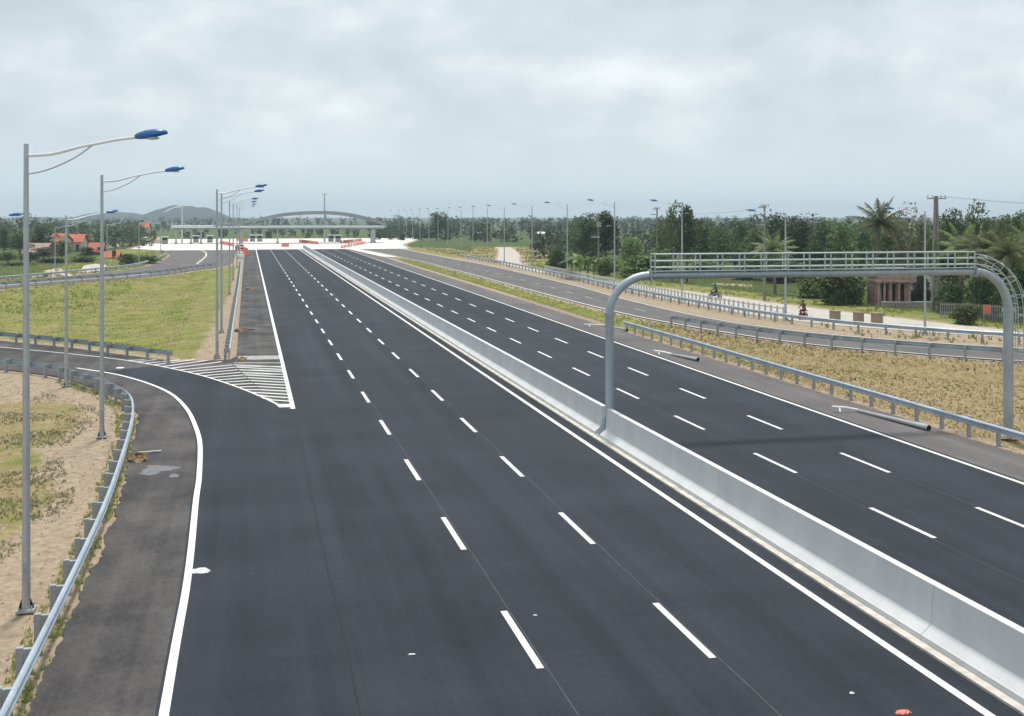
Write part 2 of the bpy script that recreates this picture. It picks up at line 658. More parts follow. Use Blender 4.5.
ramp_low = [(30.2, 322), (32.2, 290), (33.3, 258), (34.4, 221), (34.5, 176), (34.45, 150), (34.5, 118), (35.6, 97), (38.9, 79.6), (43.7, 70.9), (50, 63.6), (60, 55), (78, 43), (110, 28)]
ramp_up = [(42.0, 322), (43.2, 250), (44.2, 205), (43.0, 148), (41.6, 123), (41.4, 101), (43.2, 88.5), (47.2, 79.6), (53, 72.4), (64, 62.5), (82, 51), (114, 36)]
ramp_low = catmull(ramp_low, 5)
ramp_up = catmull(ramp_up, 5)
far_rail = catmull([(45.6, 250), (46.6, 205), (45.6, 160), (44.6, 133), (44.6, 111), (45.2, 98), (47.0, 88), (50.6, 80.0), (55.5, 73.6), (66, 64), (84, 53), (112, 40)], 6)
ramp_rail = catmull([(35.4, 92.5), (36.2, 88), (37.6, 82.2), (40.2, 75.6), (43.0, 71.2), (49.2, 63.8), (59.5, 54.6), (77, 42.5)], 6)
lr_near = catmull([(-48, 118), (-40, 138), (-34, 152), (-28.5, 163.6), (-24, 171), (-20, 176), (-16, 182), (-12.6, 190), (-9, 203), (-5.8, 213), (-3.6, 224), (-2.9, 240)], 5)
lr_far = catmull([(-60, 130), (-50, 148), (-40, 164), (-34, 173), (-27.6, 188), (-23.4, 200), (-19.5, 212), (-17.8, 230), (-17.5, 275), (-20, 300), (-23.8, 333)], 5)
path_top = [(75, 330), (72.3, 314), (62, 262), (55.5, 235), (49.6, 205), (49.0, 188), (49.6, 165), (51, 150), (52.9, 136), (54.4, 124), (55.8, 108), (57.9, 97), (59.6, 88), (63, 79), (74, 68), (96, 54)]
path_bot = [(70.5, 330), (68.6, 316), (57.6, 265), (50.2, 232), (47.6, 205), (46.8, 170), (46.8, 150), (46.2, 133), (46.2, 111), (47, 99), (49.2, 90.5), (53.4, 83.2), (58.6, 77), (70, 66), (92, 52)]
path_top = catmull(path_top, 4)
path_bot = catmull(path_bot, 4)

main_poly = [(-4.2, -8), (14.3, -8), (14.3, Y_END), (-0.9, Y_END), (-0.75, 79), (-1.2, 77.2), (-5.4, 77.2)] + offset(infield_rail, -0.6)[::-1][1:] + pave_left[::-1][:-1]
right_poly = [(15.5, -8), (29.6, -8), (29.6, 258), (29.2, Y_END), (15.5, Y_END)]
ramp_poly = ramp_low + ramp_up[::-1]
lr_poly = lr_near + [(-2.9, 322), (-22, 322)] + lr_far[::-1]
path_poly = path_top + path_bot[::-1]
plaza_poly = [(-32, 338), (-22, 320), (30, 320), (44, 322), (48, 366), (70, 470), (-34, 470)]
tri_poly = [(26.9, 330), (29.5, 330), (33.0, 258.5), (32.4, 255.5), (29.6, 262)]
left_path = [G(75, 272), G(103, 270), G(107, 263), G(95, 261.5), G(84, 263), G(81, 267)]

PAVE = [main_poly, right_poly, ramp_poly, lr_poly, path_poly, plaza_poly]


def inside(X, Y, poly):
    c = np.zeros(X.shape, bool)
    n = len(poly)
    for i in range(n):
        x1, y1 = poly[i]
        x2, y2 = poly[(i + 1) % n]
        if y1 == y2:
            continue
        c ^= ((y1 > Y) != (y2 > Y)) & (X < (x2 - x1) * (Y - y1) / (y2 - y1) + x1)
    return c


def dist(X, Y, pts, close=False):
    d = np.full(X.shape, 1e9)
    n = len(pts)
    for i in range(n if close else n - 1):
        x1, y1 = pts[i]
        x2, y2 = pts[(i + 1) % n]
        dx, dy = x2 - x1, y2 - y1
        L2 = dx * dx + dy * dy
        if L2 < 1e-9:
            continue
        t = np.clip(((X - x1) * dx + (Y - y1) * dy) / L2, 0, 1)
        d = np.minimum(d, (X - x1 - t * dx) ** 2 + (Y - y1 - t * dy) ** 2)
    return np.sqrt(d)


def S(a, b, x):
    t = np.clip((x - a) / (b - a), 0, 1)
    return t * t * (3 - 2 * t)


RLY = np.array([p[1] for p in ramp_low][::-1])
RLX = np.array([p[0] for p in ramp_low][::-1])


def dpave(X, Y):
    d = np.full(X.shape, 1e9)
    for p in PAVE:
        q = dist(X, Y, p, True)
        q[inside(X, Y, p)] = 0
        d = np.minimum(d, q)
    return d


def gz(X, Y, d=None):
    X = np.atleast_1d(np.asarray(X, float))
    Y = np.atleast_1d(np.asarray(Y, float))
    if d is None:
        d = dpave(X, Y)
    rl = np.interp(Y, RLY, RLX)
    strip = (X > 29) & (X < rl) & (Y < 325)
    w = np.maximum(rl - 30, 0.1)
    z_strip = -np.minimum(0.95, w / 7) * S(0.7, 3.6, d)
    z_out = np.where(X > 40, -0.8 * S(6, 30, d), -0.9 * S(2.5, 10, d)) - 1.5 * S(30, 120, d)
    und = 0.12 * np.sin(X * 0.21 + 1.3 * np.sin(Y * 0.11)) * np.sin(Y * 0.17 + 0.6) * S(4, 12, d)
    return -0.05 + np.where(strip, z_strip, z_out) + und


def g1(x, y):
    return float(gz(x, y)[0])


def Gg(px, py):
    z = 0
    for _ in range(4):
        p = G(px, py, z)
        z = g1(*p)
    return (p[0], p[1], z)


def Ag(px, D):
    p = A(px, D)
    return (p[0], p[1], g1(*p))


# ------------------------------------------------------------------ ground
def axis(lo, hi, fine, step, far, growth=1.25):
    a = list(np.arange(fine[0], fine[1] + 1e-6, step))
    s = step
    x = a[-1]
    while x < hi:
        s *= growth
        x += s
        a.append(min(x, hi))
    s = step
    x = a[0]
    lowv = []
    while x > lo:
        s *= growth
        x -= s
        lowv.append(max(x, lo))
    return np.array(lowv[::-1] + a)


def make_ground():
    xs = axis(-4800, 4800, (-48, 84), 1.0, 0)
    ya = list(axis(-60, 130, (-8, 130), 1.0, 0))
    ya = [y for y in ya if y <= 130] + list(np.arange(132, 340, 2.0))
    s, y = 2.0, ya[-1]
    while y < 4900:
        s *= 1.2
        y += s
        ya.append(min(y, 4900))
    ys = np.array(sorted(set(np.round(ya, 3))))
    X, Y = np.meshgrid(xs, ys)
    d = dpave(X, Y)
    Z = gz(X, Y, d).reshape(X.shape)
    nx, ny = len(xs), len(ys)
    V = np.stack([X, Y, Z], -1).reshape(-1, 3)
    i = np.arange(nx * ny).reshape(ny, nx)
    F = np.stack([i[:-1, :-1], i[:-1, 1:], i[1:, 1:], i[1:, :-1]], -1).reshape(-1, 4)
    me = bpy.data.meshes.new('ground')
    me.from_pydata(V.tolist(), [], F.tolist())
    rl = np.interp(Y, RLY, RLX)
    strip = (X > 29) & (X < rl) & (Y < 325)
    # bare soil: verges next to the pavements, the near-left bank, the lamp strip at the gore
    soil = 0.9 * (1 - S(0.5, 2.2, d))
    nl_d = dist(X, Y, near_rail)
    nearleft = (X < 0) & (Y < 92) & ~inside(X, Y, main_poly) & inside(X, Y, near_rail + [(-60, 88), (-60, -60), (-4.2, -60)])
    soil = np.where(nearleft, np.maximum(soil, 0.95 - 0.80 * S(1.7, 3.4, nl_d + 0.7 * np.sin(Y * 0.35)) * (1 - S(61, 68, Y)) * S(30, 36, Y)), soil)
    lamp_strip = (X < -0.7) & (X > -6.5) & (Y > 76) & (Y < 230)
    soil = np.where(lamp_strip, np.maximum(soil, 0.95 * (1 - S(2.6, 5.2, -X + 0.5 + 0.02 * (Y - 80))) * (1 - S(150, 230, Y))), soil)
    soil = np.where(strip, np.maximum(0.95 * (1 - S(1.0, 2.4, np.abs(X - X_RAILR))), 0.85 * (1 - S(0.3, 1.6, d))), soil)
    far_soil = dist(X, Y, far_rail)
    soil = np.where((far_soil < 3.4) & (X > 40), 0.95, soil)
    for (px, py, rr) in ((45, 277, 9), (58, 275, 7), (128, 244, 30), (150, 243, 16), (735, 287, 4)):
        c = G(px, py, -0.6)
        soil = np.maximum(soil, 0.85 * (1 - S(rr * 0.4, rr, np.hypot(X - c[0], (Y - c[1]) * 0.6))))
    # dry: how golden the grass is
    dry = np.where(strip, 0.95 * (1 - S(70, 108, Y)) + 0.28, 0.36)
    dry = np.where((X < -2) & (Y > 70) & (Y < 215), 0.42, dry)
    dry = np.where(nearleft, 0.58, dry)
    dry = np.where((X > 46) & (Y > 230) & (d < 24), 0.62, dry)
    dry = np.where((Y > 480) | ((X > 60) & (d > 12)) | ((X < -40) & (d > 12)), 0.0, dry)
    lush = np.where((Y > 335) | ((X > 56) & (d > 7)) | ((X < -36) & (d > 14)), 0.85, 0.0)
    lush = np.where((Y > 470), np.where(np.abs(X - 10) < 90, 0.62, 1.0), lush)
    for nm, a in (('soil', soil), ('dry', dry), ('lush', lush)):
        at = me.attributes.new(nm, 'FLOAT', 'POINT')
        at.data.foreach_set('value', np.clip(a, 0, 1).ravel().astype(np.float32))
    me.polygons.foreach_set('use_smooth', [True] * len(me.polygons))
    o = bpy.data.objects.new('ground', me)
    COL.objects.link(o)
    m = bpy.data.materials.new('earth and grass')
    m.use_nodes = True
    nt = m.node_tree
    b = nt.nodes['Principled BSDF']
    b.inputs['Roughness'].default_value = 0.95
    b.inputs['Specular IOR Level'].default_value = 0.15
    N, L = nt.nodes.new, nt.links.new
    tc = N('ShaderNodeTexCoord')

    def noise(sc, det=6, ro=0.62, st=(1, 1, 1)):
        mp = N('ShaderNodeMapping')
        mp.inputs['Scale'].default_value = st
        L(tc.outputs['Object'], mp.inputs[0])
        n = N('ShaderNodeTexNoise')
        n.inputs['Scale'].default_value = sc
        n.inputs['Detail'].default_value = det
        n.inputs['Roughness'].default_value = ro
        L(mp.outputs[0], n.inputs['Vector'])
        return n.outputs['Fac']

    def ramp(fac, *stops):
        r = N('ShaderNodeValToRGB')
        els = r.color_ramp.elements
        els[0].position, els[0].color = stops[0][0], (*stops[0][1], 1)
        els[1].position, els[1].color = stops[-1][0], (*stops[-1][1], 1)
        for p, c in stops[1:-1]:
            e = els.new(p)
            e.color = (*c, 1)
        L(fac, r.inputs[0])
        return r.outputs[0]

    def mixc(f, a, c):
        x = N('ShaderNodeMix')
        x.data_type = 'RGBA'
        L(f, x.inputs['Factor'])
        L(a, x.inputs['A'])
        L(c, x.inputs['B'])
        return x.outputs['Result']

    def thresh(attr, nz, amp, lo, hi):
        at = N('ShaderNodeAttribute')
        at.attribute_name = attr
        q = N('ShaderNodeMath')
        q.operation = 'MULTIPLY_ADD'
        L(nz, q.inputs[0])
        q.inputs[1].default_value = amp
        L(at.outputs['Fac'], q.inputs[2])
        r = N('ShaderNodeMapRange')
        r.interpolation_type = 'SMOOTHSTEP'
        r.inputs['From Min'].default_value = lo + amp / 2
        r.inputs['From Max'].default_value = hi + amp / 2
        L(q.outputs[0], r.inputs[0])
        return r.outputs[0]
    nb = noise(0.09)
    nm_ = noise(0.45)
    nf = noise(2.6, 8, 0.7)
    green = ramp(nm_, (0.3, (0.115, 0.148, 0.032)), (0.52, (0.190, 0.203, 0.048)), (0.72, (0.275, 0.250, 0.078)))
    gold = ramp(nf, (0.28, (0.175, 0.138, 0.066)), (0.5, (0.285, 0.218, 0.112)), (0.70, (0.385, 0.295, 0.165)))
    soilc = ramp(nf, (0.28, (0.220, 0.168, 0.118)), (0.5, (0.345, 0.268, 0.190)), (0.72, (0.45, 0.368, 0.278)))
    nmix = N('ShaderNodeMath')
    nmix.operation = 'MULTIPLY_ADD'
    L(nm_, nmix.inputs[0])
    nmix.inputs[1].default_value = 0.5
    hb = N('ShaderNodeMath')
    hb.operation = 'MULTIPLY'
    L(nb, hb.inputs[0])
    hb.inputs[1].default_value = 0.5
    L(hb.outputs[0], nmix.inputs[2])
    c = mixc(thresh('dry', nmix.outputs[0], 1.6, 0.30, 0.75), green, gold)
    deep = ramp(nm_, (0.3, (0.038, 0.068, 0.020)), (0.52, (0.065, 0.098, 0.028)), (0.72, (0.125, 0.150, 0.045)))
    c = mixc(thresh('lush', nmix.outputs[0], 0.8, 0.30, 0.70), c, deep)
    nn = N('ShaderNodeMath')
    nn.operation = 'MULTIPLY_ADD'
    L(nf, nn.inputs[0])
    nn.inputs[1].default_value = 0.45
    h2 = N('ShaderNodeMath')
    h2.operation = 'MULTIPLY'
    L(nm_, h2.inputs[0])
    h2.inputs[1].default_value = 0.55
    L(h2.outputs[0], nn.inputs[2])
    c = mixc(thresh('soil', nn.outputs[0], 1.3, 0.32, 0.62), c, soilc)
    L(c, b.inputs['Base Color'])
    bp = N('ShaderNodeBump')
    bp.inputs['Strength'].default_value = 0.6
    bp.inputs['Distance'].default_value = 0.12
    L(noise(4.5, 8, 0.75), bp.inputs['Height'])
    L(bp.outputs[0], b.inputs['Normal'])
    me.materials.append(m)
    struct(o)


make_ground()

# ------------------------------------------------------------------ pavements and paint
main_r = main_poly[:7] + offset(infield_rail, -0.6)[::-1][1:] + ragged(pave_left, 0.22, 0.075, 3)[::-1][:-1]
poly_sheet('old_pavement', main_r, 0.0, 'old_asphalt')
new_left = [(p[0] - 0.16, p[1]) for p in outer_line if p[1] < 73.4]
new_left = [p for p in new_left]
cross = [(-8.1, 73.4), (-6.6, 74.6), (-5.5, 75.4)]
inl = [p for p in inner_line if p[0] > -5.3]
new_poly = [(14.25, -8), (14.25, Y_END), (X_EDGE - 0.1, Y_END), (X_EDGE - 0.1, 56.9)] + [(1.3, 58.2)] + inl[::-1][1:] + cross[::-1] + new_left[::-1]
poly_sheet('left_carriageway', new_poly, 0.006, 'new_asphalt')
poly_sheet('right_shoulder', right_poly, 0.0, 'ramp_asphalt')
poly_sheet('right_carriageway', [(15.55, -8), (26.85, -8), (26.85, Y_END), (15.55, Y_END)], 0.006, 'new_asphalt')
poly_sheet('service_road', ramp_poly, 0.0, 'ramp_asphalt')
poly_sheet('slip_road', lr_poly, 0.0, 'ramp_asphalt')
poly_sheet('dirt_path', path_poly, -0.02, 'path')
poly_sheet('toll_plaza_pavement', plaza_poly, 0.006, 'plaza')
poly_sheet('concrete_apron', tri_poly, 0.012, 'plaza')
poly_sheet('village_lane', [(p[0], p[1]) for p in left_path], -0.45, 'path')

mk = MB()
wn = MB()


def line(mb, pts, w, z=0.011):
    strip_line(mb, pts, w, z)


def seg(x, y0, y1, w=0.15, mb=mk):
    n = max(1, int((y1 - y0) / 10))
    line(mb, [(x, y0 + (y1 - y0) * k / n) for k in range(n + 1)], w)


seg(X_EDGE, 57.0, Y_END, 0.22)
seg(X_IN, -8, Y_END, 0.2)
seg(X_REDGE, -8, Y_END, 0.18)
seg(16.25, -8, Y_END, 0.15)
PER, DASH = 8.72, 3.55
for x, ph in ((X_L1, 0.0), (X_L2, 0.0), (X_R1, 0.0), (X_R2, 0.0)):
    px0 = {X_L1: (522, 638), X_L2: (682, 629), X_R1: (899, 522.5), X_R2: (864.5, 462.5)}[x]
    y0 = G(*px0)[1]
    k = -4
    while y0 + k * PER < Y_END - 4:
        yc = y0 + k * PER
        if yc > -6:
            seg(x, yc - DASH / 2, yc + DASH / 2, 0.16)
        k += 1
line(mk, outer_line, 0.19)
line(mk, inner_line, 0.14)
# gore: nose bar and chevrons between the slip road line and the carriageway edge
mk.add([(1.50, 57.55, 0.0125), (2.25, 57.55, 0.0125), (2.25, 58.4, 0.0125), (1.34, 58.6, 0.0125)], [(0, 1, 2, 3)])
il = [p for p in inner_line if p[1] < 78.6]
cum = resample(il, 0.1)
NS = 19
for i in range(NS):
    t = i / (NS - 1)
    p = cum[int((len(cum) - 1) * (0.01 + 0.89 * t))]
    if i < 6:
        e = (p[0] + 1.5 + 0.3 * i, min(77.9, p[1] + 2.6))
        if p[1] > 76.8:
            e = (p[0] + 1.1, min(78.6, p[1] + 1.0))
        line(mk, [p, e], 0.25, 0.0095)
        continue
    dd = (i - 6) / (NS - 7)
    bend = (-0.9 + 2.05 * dd, 74.6 - 14.6 * dd)
    right = (X_EDGE - 0.05, bend[1] - 0.6 * (X_EDGE - bend[0]))
    line(mk, [p, bend], 0.25, 0.0095)
    line(mk, [bend, right], 0.25, 0.0095)
for k in range(4):
    y = 75.6 - k * 1.8
    line(wn, [(-0.9 + 0.21 * k, y), (X_EDGE - 0.1, y - 0.7)], 0.26, 0.0092)
for k in range(5):
    line(wn, [(-0.65, 77.3 + k * 0.42), (X_EDGE - 0.1, 77.0 + k * 0.42)], 0.27, 0.0092)
# service road
line(mk, offset(ramp_low, -0.3), 0.2)
line(mk, offset(ramp_up, 0.35), 0.2)
mid = [((a[0] + b[0]) / 2, (a[1] + b[1]) / 2) for a, b in zip(resample(ramp_low, (1)), resample(ramp_up, 1))]
mid = resample(mid, 0.5)
k = 10
while k + 8 < len(mid):
    line(wn, mid[k:k + 7], 0.13)
    k += 18
# far slip road
line(mk, offset(lr_near, -4.2)[8:40], 0.35)
yl = MB()
line(yl, catmull([G(196.6, 264), G(203, 259), G(206, 256), G(206, 253), G(203, 251), G(199, 250)], 4), 0.4)
struct(mk.build('road_markings', 'paint'))
struct(wn.build('worn_road_markings', 'worn'))
struct(yl.build('yellow_road_marking', 'yellow'))
sm = MB()
for x, o in ((X_L1, 0.14), (X_L2, 0.12), (X_R1, -0.12), (X_R2, 0.1)):
    rr = random.Random(x)
    pts = [(x + o + rr.uniform(-0.02, 0.02), y) for y in np.arange(-6, 200, 3)]
    line(sm, pts, 0.025, 0.0085)
struct(sm.build('road_seams', 'seam'))
sm = MB()
rr = random.Random(5)
line(sm, [(2.08 + rr.uniform(-0.03, 0.03), y) for y in np.arange(-6, 58, 1.6)], 0.035, 0.0085)
line(sm, [(2.9 + 0.9 * k + rr.uniform(-.1, .1), 56 + rr.uniform(-.25, .25)) for k in range(4)], 0.04, 0.0085)
struct(sm.build('paving_joint', 'joint'))

# ------------------------------------------------------------------ concrete median barrier
GAN_Y = 46.9
bar = thing('median_barrier', 'long grey concrete median barrier dividing the two carriageways', 'barrier', (X_BAR, 0, 0))
half = [(-0.43, 0.0), (-0.43, 0.13), (-0.40, 0.145), (-0.175, 0.34), (-0.105, 1.2)]
prof = half + [(-x, z) for x, z in half[::-1]]
ft = MB()
ft.sweep([(0, -8, 0.009), (0, Y_END + 2, 0.009)], [(-0.66, -0.2), (-0.66, 0.045), (0.66, 0.045), (0.66, -0.2)])
ft.build('footing', 'footing', bar)
ys = [-8.0]
edges = []
y = GAN_Y + 0.35
up = []
cuts = [y]
while y < Y_END:
    y += 11.9
    cuts.append(min(y, Y_END))
y = GAN_Y - 0.35
dn = [y]
while y > -8:
    y -= 11.9
    dn.append(max(y, -8))
for a, b in list(zip(cuts, cuts[1:])) + [(q, p) for p, q in zip(dn, dn[1:])]:
    sgm = MB()
    sgm.sweep([(0, a + 0.006, 0.05), (0, b - 0.006, 0.05)], prof)
    sgm.build('barrier_segment', 'concrete', bar, bevel=0.012)


# ------------------------------------------------------------------ guardrails
WB = [(0.0, -0.155), (0.045, -0.135), (0.082, -0.10), (0.082, -0.065), (0.02, -0.025), (0.02, 0.025), (0.082, 0.065), (0.082, 0.10), (0.045, 0.135), (0.0, 0.155),
      (-0.012, 0.155), (0.030, 0.125), (0.068, 0.095), (0.068, 0.07), (0.006, 0.03), (0.006, -0.03), (0.068, -0.07), (0.068, -0.095), (0.030, -0.125), (-0.012, -0.155)]
_postmesh = {}


def post_obj(hgt, depth, side):
    key = (hgt, side)
    if key not in _postmesh:
        mb = MB()
        mb.box((-side * 0.26, 0, (hgt + 0.02) / 2 - 0.2), (0.14, 0.13, hgt + 0.42))
        mb.box((-side * 0.10, 0, hgt - 0.14), (0.18, 0.11, 0.26))
        o = mb.build('post', 'post', bevel=0.01)
        _postmesh[key] = o.data
        bpy.data.objects.remove(o)
    o = bpy.data.objects.new('post', _postmesh[key])
    COL.objects.link(o)
    return o


def guardrail(path, side, label, step=2.0, hgt=0.75, two=False):
    """side +1: the rail faces the right of travel, posts on its left"""
    p0 = path[0]
    t = thing('guardrail', label, 'guardrail', (p0[0], p0[1], 0))
    rel = [(p[0] - p0[0], p[1] - p0[1]) for p in path]
    fine = resample(rel, 1.0)
    zz = gz([p[0] + p0[0] for p in fine], [p[1] + p0[1] for p in fine])
    pr = [(o * side, z) for o, z in WB]
    mb = MB()
    mb.sweep([(p[0], p[1], hgt - 0.14) for p in fine], pr)
    mb.build('rail', 'rail', t)
    # rounded end terminals
    pts = resample(rel, step)
    for i, p in enumerate(pts):
        a, b = pts[max(0, i - 1)], pts[min(len(pts) - 1, i + 1)]
        o = post_obj(hgt, 0, side)
        o.parent = t
        o.location = (p[0], p[1], 0)
        o.rotation_euler = (0, 0, atan2(b[1] - a[1], b[0] - a[0]) - pi / 2)
    return t


# sides: travelling along the path, side=+1 puts the posts at the left
def clip(path, f):
    return [p for p in path if f(p)]


guardrail(clip(near_rail, lambda p: p[1] > 12), 1, 'steel guardrail curving round the sandy bank at the left edge', 2.0)
guardrail(clip(infield_rail, lambda p: True), -1, 'steel guardrail between the exit ramp and the green infield', 2.2)
guardrail([(-1.2, 77.4), (-1.2, 110), (-1.15, 150), (-1.2, 190), (-1.3, 222)], 1, 'straight guardrail beside the left shoulder beyond the striped gore', 2.2)
guardrail([(X_RAILR, 8), (X_RAILR, 30), (X_RAILR, 60), (30.0, 75), (29.9, 89.5)], -1, 'steel guardrail along the right edge of the main road, passing the gantry column', 2.0, 0.8)
guardrail(ramp_rail, -1, 'guardrail on top of the dry grass bank beside the service road', 2.3, 0.85)
guardrail(clip(far_rail, lambda p: p[1] > 48), 1, 'guardrail on the far side of the service road below the white fence', 2.6, 0.8)
guardrail(clip(lr_near, lambda p: p[1] > 120 and p[1] < 214), -1, 'guardrail along the curved slip road above the green infield', 3.0, 0.8)
guardrail(clip(offset(lr_far, -1.0), lambda p: 158 < p[1] < 300), 1, 'guardrail on the outer side of the curved slip road by the village', 3.6, 0.75)


# ------------------------------------------------------------------ gantry
def gantry():
    XL, XR = 14.82, 34.42
    t = thing('sign_gantry', 'grey steel gantry with a railed walkway spanning the right carriageway', 'gantry', (XL, GAN_Y, 0))
    Wd = XR - XL
    zb, rad = 6.85, 1.8
    ax = 0.42
    # left column leans out a little at its foot, standing against the barrier
    mb = MB()
    mb.tube([(-0.10, 0, 0.05), (0.0, 0, 0.75), (0.22, 0, 1.0), (0.22, 0, 5.2)], [0.17, 0.17, 0.185, 0.185], 20)
    mb.box((-0.1, 0, 0.075), (0.5, 0.5, 0.04))
    c = mb.build('column', 'gantry', t, smooth=True)
    mb = MB()
    mb.tube([(0.22, 0, 5.16), (0.22, 0, 5.30)], 0.235, 20)
    mb.build('flange', 'gantry', c, smooth=True)
    mb = MB()
    arc = [(0.22 + rad - rad * cos(a), 0, 5.2 + (zb - 5.2) * sin(a)) for a in np.linspace(0, pi / 2, 12)]
    mb.tube([(0.22, 0, 5.2)] + arc[1:], 0.175, 18)
    mb.build('bend', 'gantry', t, smooth=True)
    zr = -0.85
    mb = MB()
    mb.tube([(Wd, 0, zr), (Wd, 0, 5.0)], 0.225, 20)
    mb.box((Wd, 0, zr + 0.06), (0.75, 0.75, 0.05))
    c = mb.build('column', 'gantry', t, smooth=True)
    mb = MB()
    mb.tube([(Wd, 0, 4.94), (Wd, 0, 5.1)], 0.28, 20)
    mb.build('flange', 'gantry', c, smooth=True)
    mb = MB()
    arc2 = [(Wd - rad + rad * sin(a), 0, 5.0 + (zb - 5.0) * cos(a)) for a in np.linspace(0, pi / 2, 12)]
    mb.tube(arc2 + [(Wd, 0, 5.02)], [0.165 + 0.005 * k for k in range(12)] + [0.225], 18)
    mb.build('bend', 'gantry', t, smooth=True)
    mb = MB()
    x0, x1 = 0.22 + rad - 0.05, Wd - rad + 0.05
    mb.tube([(x0, 0, zb), (x1, 0, zb)], 0.165, 18)
    mb.box((x0 + 0.06, 0, zb), (0.05, 0.5, 0.5))
    mb.box((x1 - 0.06, 0, zb), (0.05, 0.5, 0.5))
    mb.build('beam', 'gantry', t, smooth=True)
    mb = MB()
    mb.box(((x0 + x1) / 2, 0, zb + 0.175), (x1 - x0, 0.36, 0.02))
    mb.build('walkway', 'gantry', t)
    xa, xb = x0 + 0.2, x1 - 0.2
    n = int((xb - xa) / 1.02)
    for s in (-1, 1):
        rl = MB()
        for dz in (0.34, 0.62, 0.91):
            rl.tube([(xa, s * 0.27, zb + dz), (xb, s * 0.27, zb + dz)], 0.029, 8)
        for k in range(n + 1):
            x = xa + (xb - xa) * k / n
            rl.box((x, s * 0.27, zb + 0.52), (0.045, 0.045, 0.78))
        rl.build('railing', 'gantry_rail', t)
    # ladder following the right bend and running down the column
    lad = MB()

    def bendpath(o, y):
        pts = [(x1 - 0.6, y, zb + o)]
        for a in np.linspace(0.0, pi / 2, 10):
            pts.append((Wd - rad + (rad + o) * sin(a), y, 5.0 + (zb - 5.0 + o) * cos(a)))
        pts.append((Wd + o, y, 2.4))
        return pts
    for y in (-0.24, 0.24):
        lad.tube(bendpath(0.34, y), 0.024, 8)
    a, b = bendpath(0.34, -0.24), bendpath(0.34, 0.24)
    fa = resample(a, 0.32)
    for p in fa:
        lad.tube([(p[0], -0.24, p[2]), (p[0], 0.24, p[2])], 0.016, 6)
    lad.build('ladder', 'gantry_rail', t, smooth=True)
    cg = MB()
    for y in (-0.38, 0.0, 0.38):
        cg.tube(bendpath(0.80 if y == 0 else 0.66, y)[1:], 0.02, 7)
    for q in resample(bendpath(0.34, 0)[2:], 0.75):
        # hoops across the ladder
        dx = q[0] - (Wd - rad)
        dzv = q[2] - 5.0
        if q[2] > 5.0:
            l = hypot(dx, dzv)
            ux, uz = dx / l, dzv / l
        else:
            ux, uz = 1, 0
        cg.tube([(q[0] + ux * r, yy, q[2] + uz * r) for yy, r in ((-0.26, 0.0), (-0.40, 0.18), (-0.37, 0.34), (0, 0.47), (0.37, 0.34), (0.40, 0.18), (0.26, 0.0))], 0.016, 6)
    cg.build('ladder_cage', 'gantry_rail', t, smooth=True)
    return t


gantry()


# ------------------------------------------------------------------ street lamps
def make_lamp():
    t = thing('street_lamp', 'lamp', 'street lamp')
    mb = MB()
    mb.tube([(0, 0, 0.02), (0, 0, 11.15)], [0.105, 0.058], 14)
    mb.build('pole', 'polegrey', t, smooth=True)
    mb = MB()
    mb.box((0, 0, 0.02), (0.42, 0.42, 0.06))
    for a in (-1, 1):
        for b in (-1, 1):
            mb.tube([(a * 0.15, b * 0.15, 0.05), (a * 0.15, b * 0.15, 0.14)], 0.022, 6)
            mb.add([(a * 0.10, 0.01, 0.05), (a * 0.19, 0.01, 0.05), (a * 0.10, 0.01, 0.30), (a * 0.10, -0.01, 0.05), (a * 0.19, -0.01, 0.05), (a * 0.10, -0.01, 0.30)],
                   [(0, 1, 2), (5, 4, 3), (0, 3, 4, 1), (1, 4, 5, 2), (2, 5, 3, 0)])
    mb.build('base_plate', 'polegrey', t)
    mb = MB()
    mb.box((0.0, -0.100, 0.95), (0.11, 0.03, 0.42))
    mb.build('access_door', 'post', t, bevel=0.006)
    mb = MB()
    mb.tube(catmull([(0.05, 0, 10.87), (0.62, 0, 10.92), (1.24, 0, 11.09), (1.62, 0, 11.17), (2.2, 0, 11.29), (2.68, 0, 11.35)], 4), [0.040] * 8 + [0.034] * 13, 10)
    mb.build('arm', 'arm_glint', t, smooth=True)
    mb = MB()
    mb.tube(catmull([(0.05, 0, 10.43), (0.42, 0, 10.51), (0.80, 0, 10.66), (1.20, 0, 10.87), (1.56, 0, 11.14)], 4), 0.017, 8)
    mb.build('brace', 'polegrey', t, smooth=True)
    mb = MB()
    # housing: flat shell, thicker at the back, tilted a few degrees up
    secs = [(2.58, 0.05, 0.05, 0.0), (2.66, 0.10, 0.085, 0.0), (2.84, 0.15, 0.115, 0.012), (3.06, 0.165, 0.11, 0.03), (3.24, 0.15, 0.085, 0.045), (3.36, 0.09, 0.05, 0.05), (3.39, 0.03, 0.02, 0.05)]
    vs, fs = [], []
    n = 14
    for x, w, hh, dz in secs:
        for k in range(n):
            a = 2 * pi * k / n
            zz = sin(a)
            zz = zz if zz > 0 else zz * 0.45
            vs.append((x, w * cos(a), 11.35 + dz * 2.2 + hh * 1.3 * zz))
    for i in range(len(secs) - 1):
        for k in range(n):
            fs.append((i * n + k, i * n + (k + 1) % n, (i + 1) * n + (k + 1) % n, (i + 1) * n + k))
    fs += [tuple(range(n)), tuple((len(secs) - 1) * n + k for k in range(n))]
    mb.add(vs, fs)
    hd = mb.build('lamp_head', 'blue', t, smooth=True)
    mb = MB()
    mb.blob((3.0, 0, 11.335), (0.19, 0.11, 0.045), amp=0.0, nu=14, nv=6)
    mb.build('lens', 'lens', hd, smooth=True)
    return t


lamp0 = make_lamp()
used = [False]


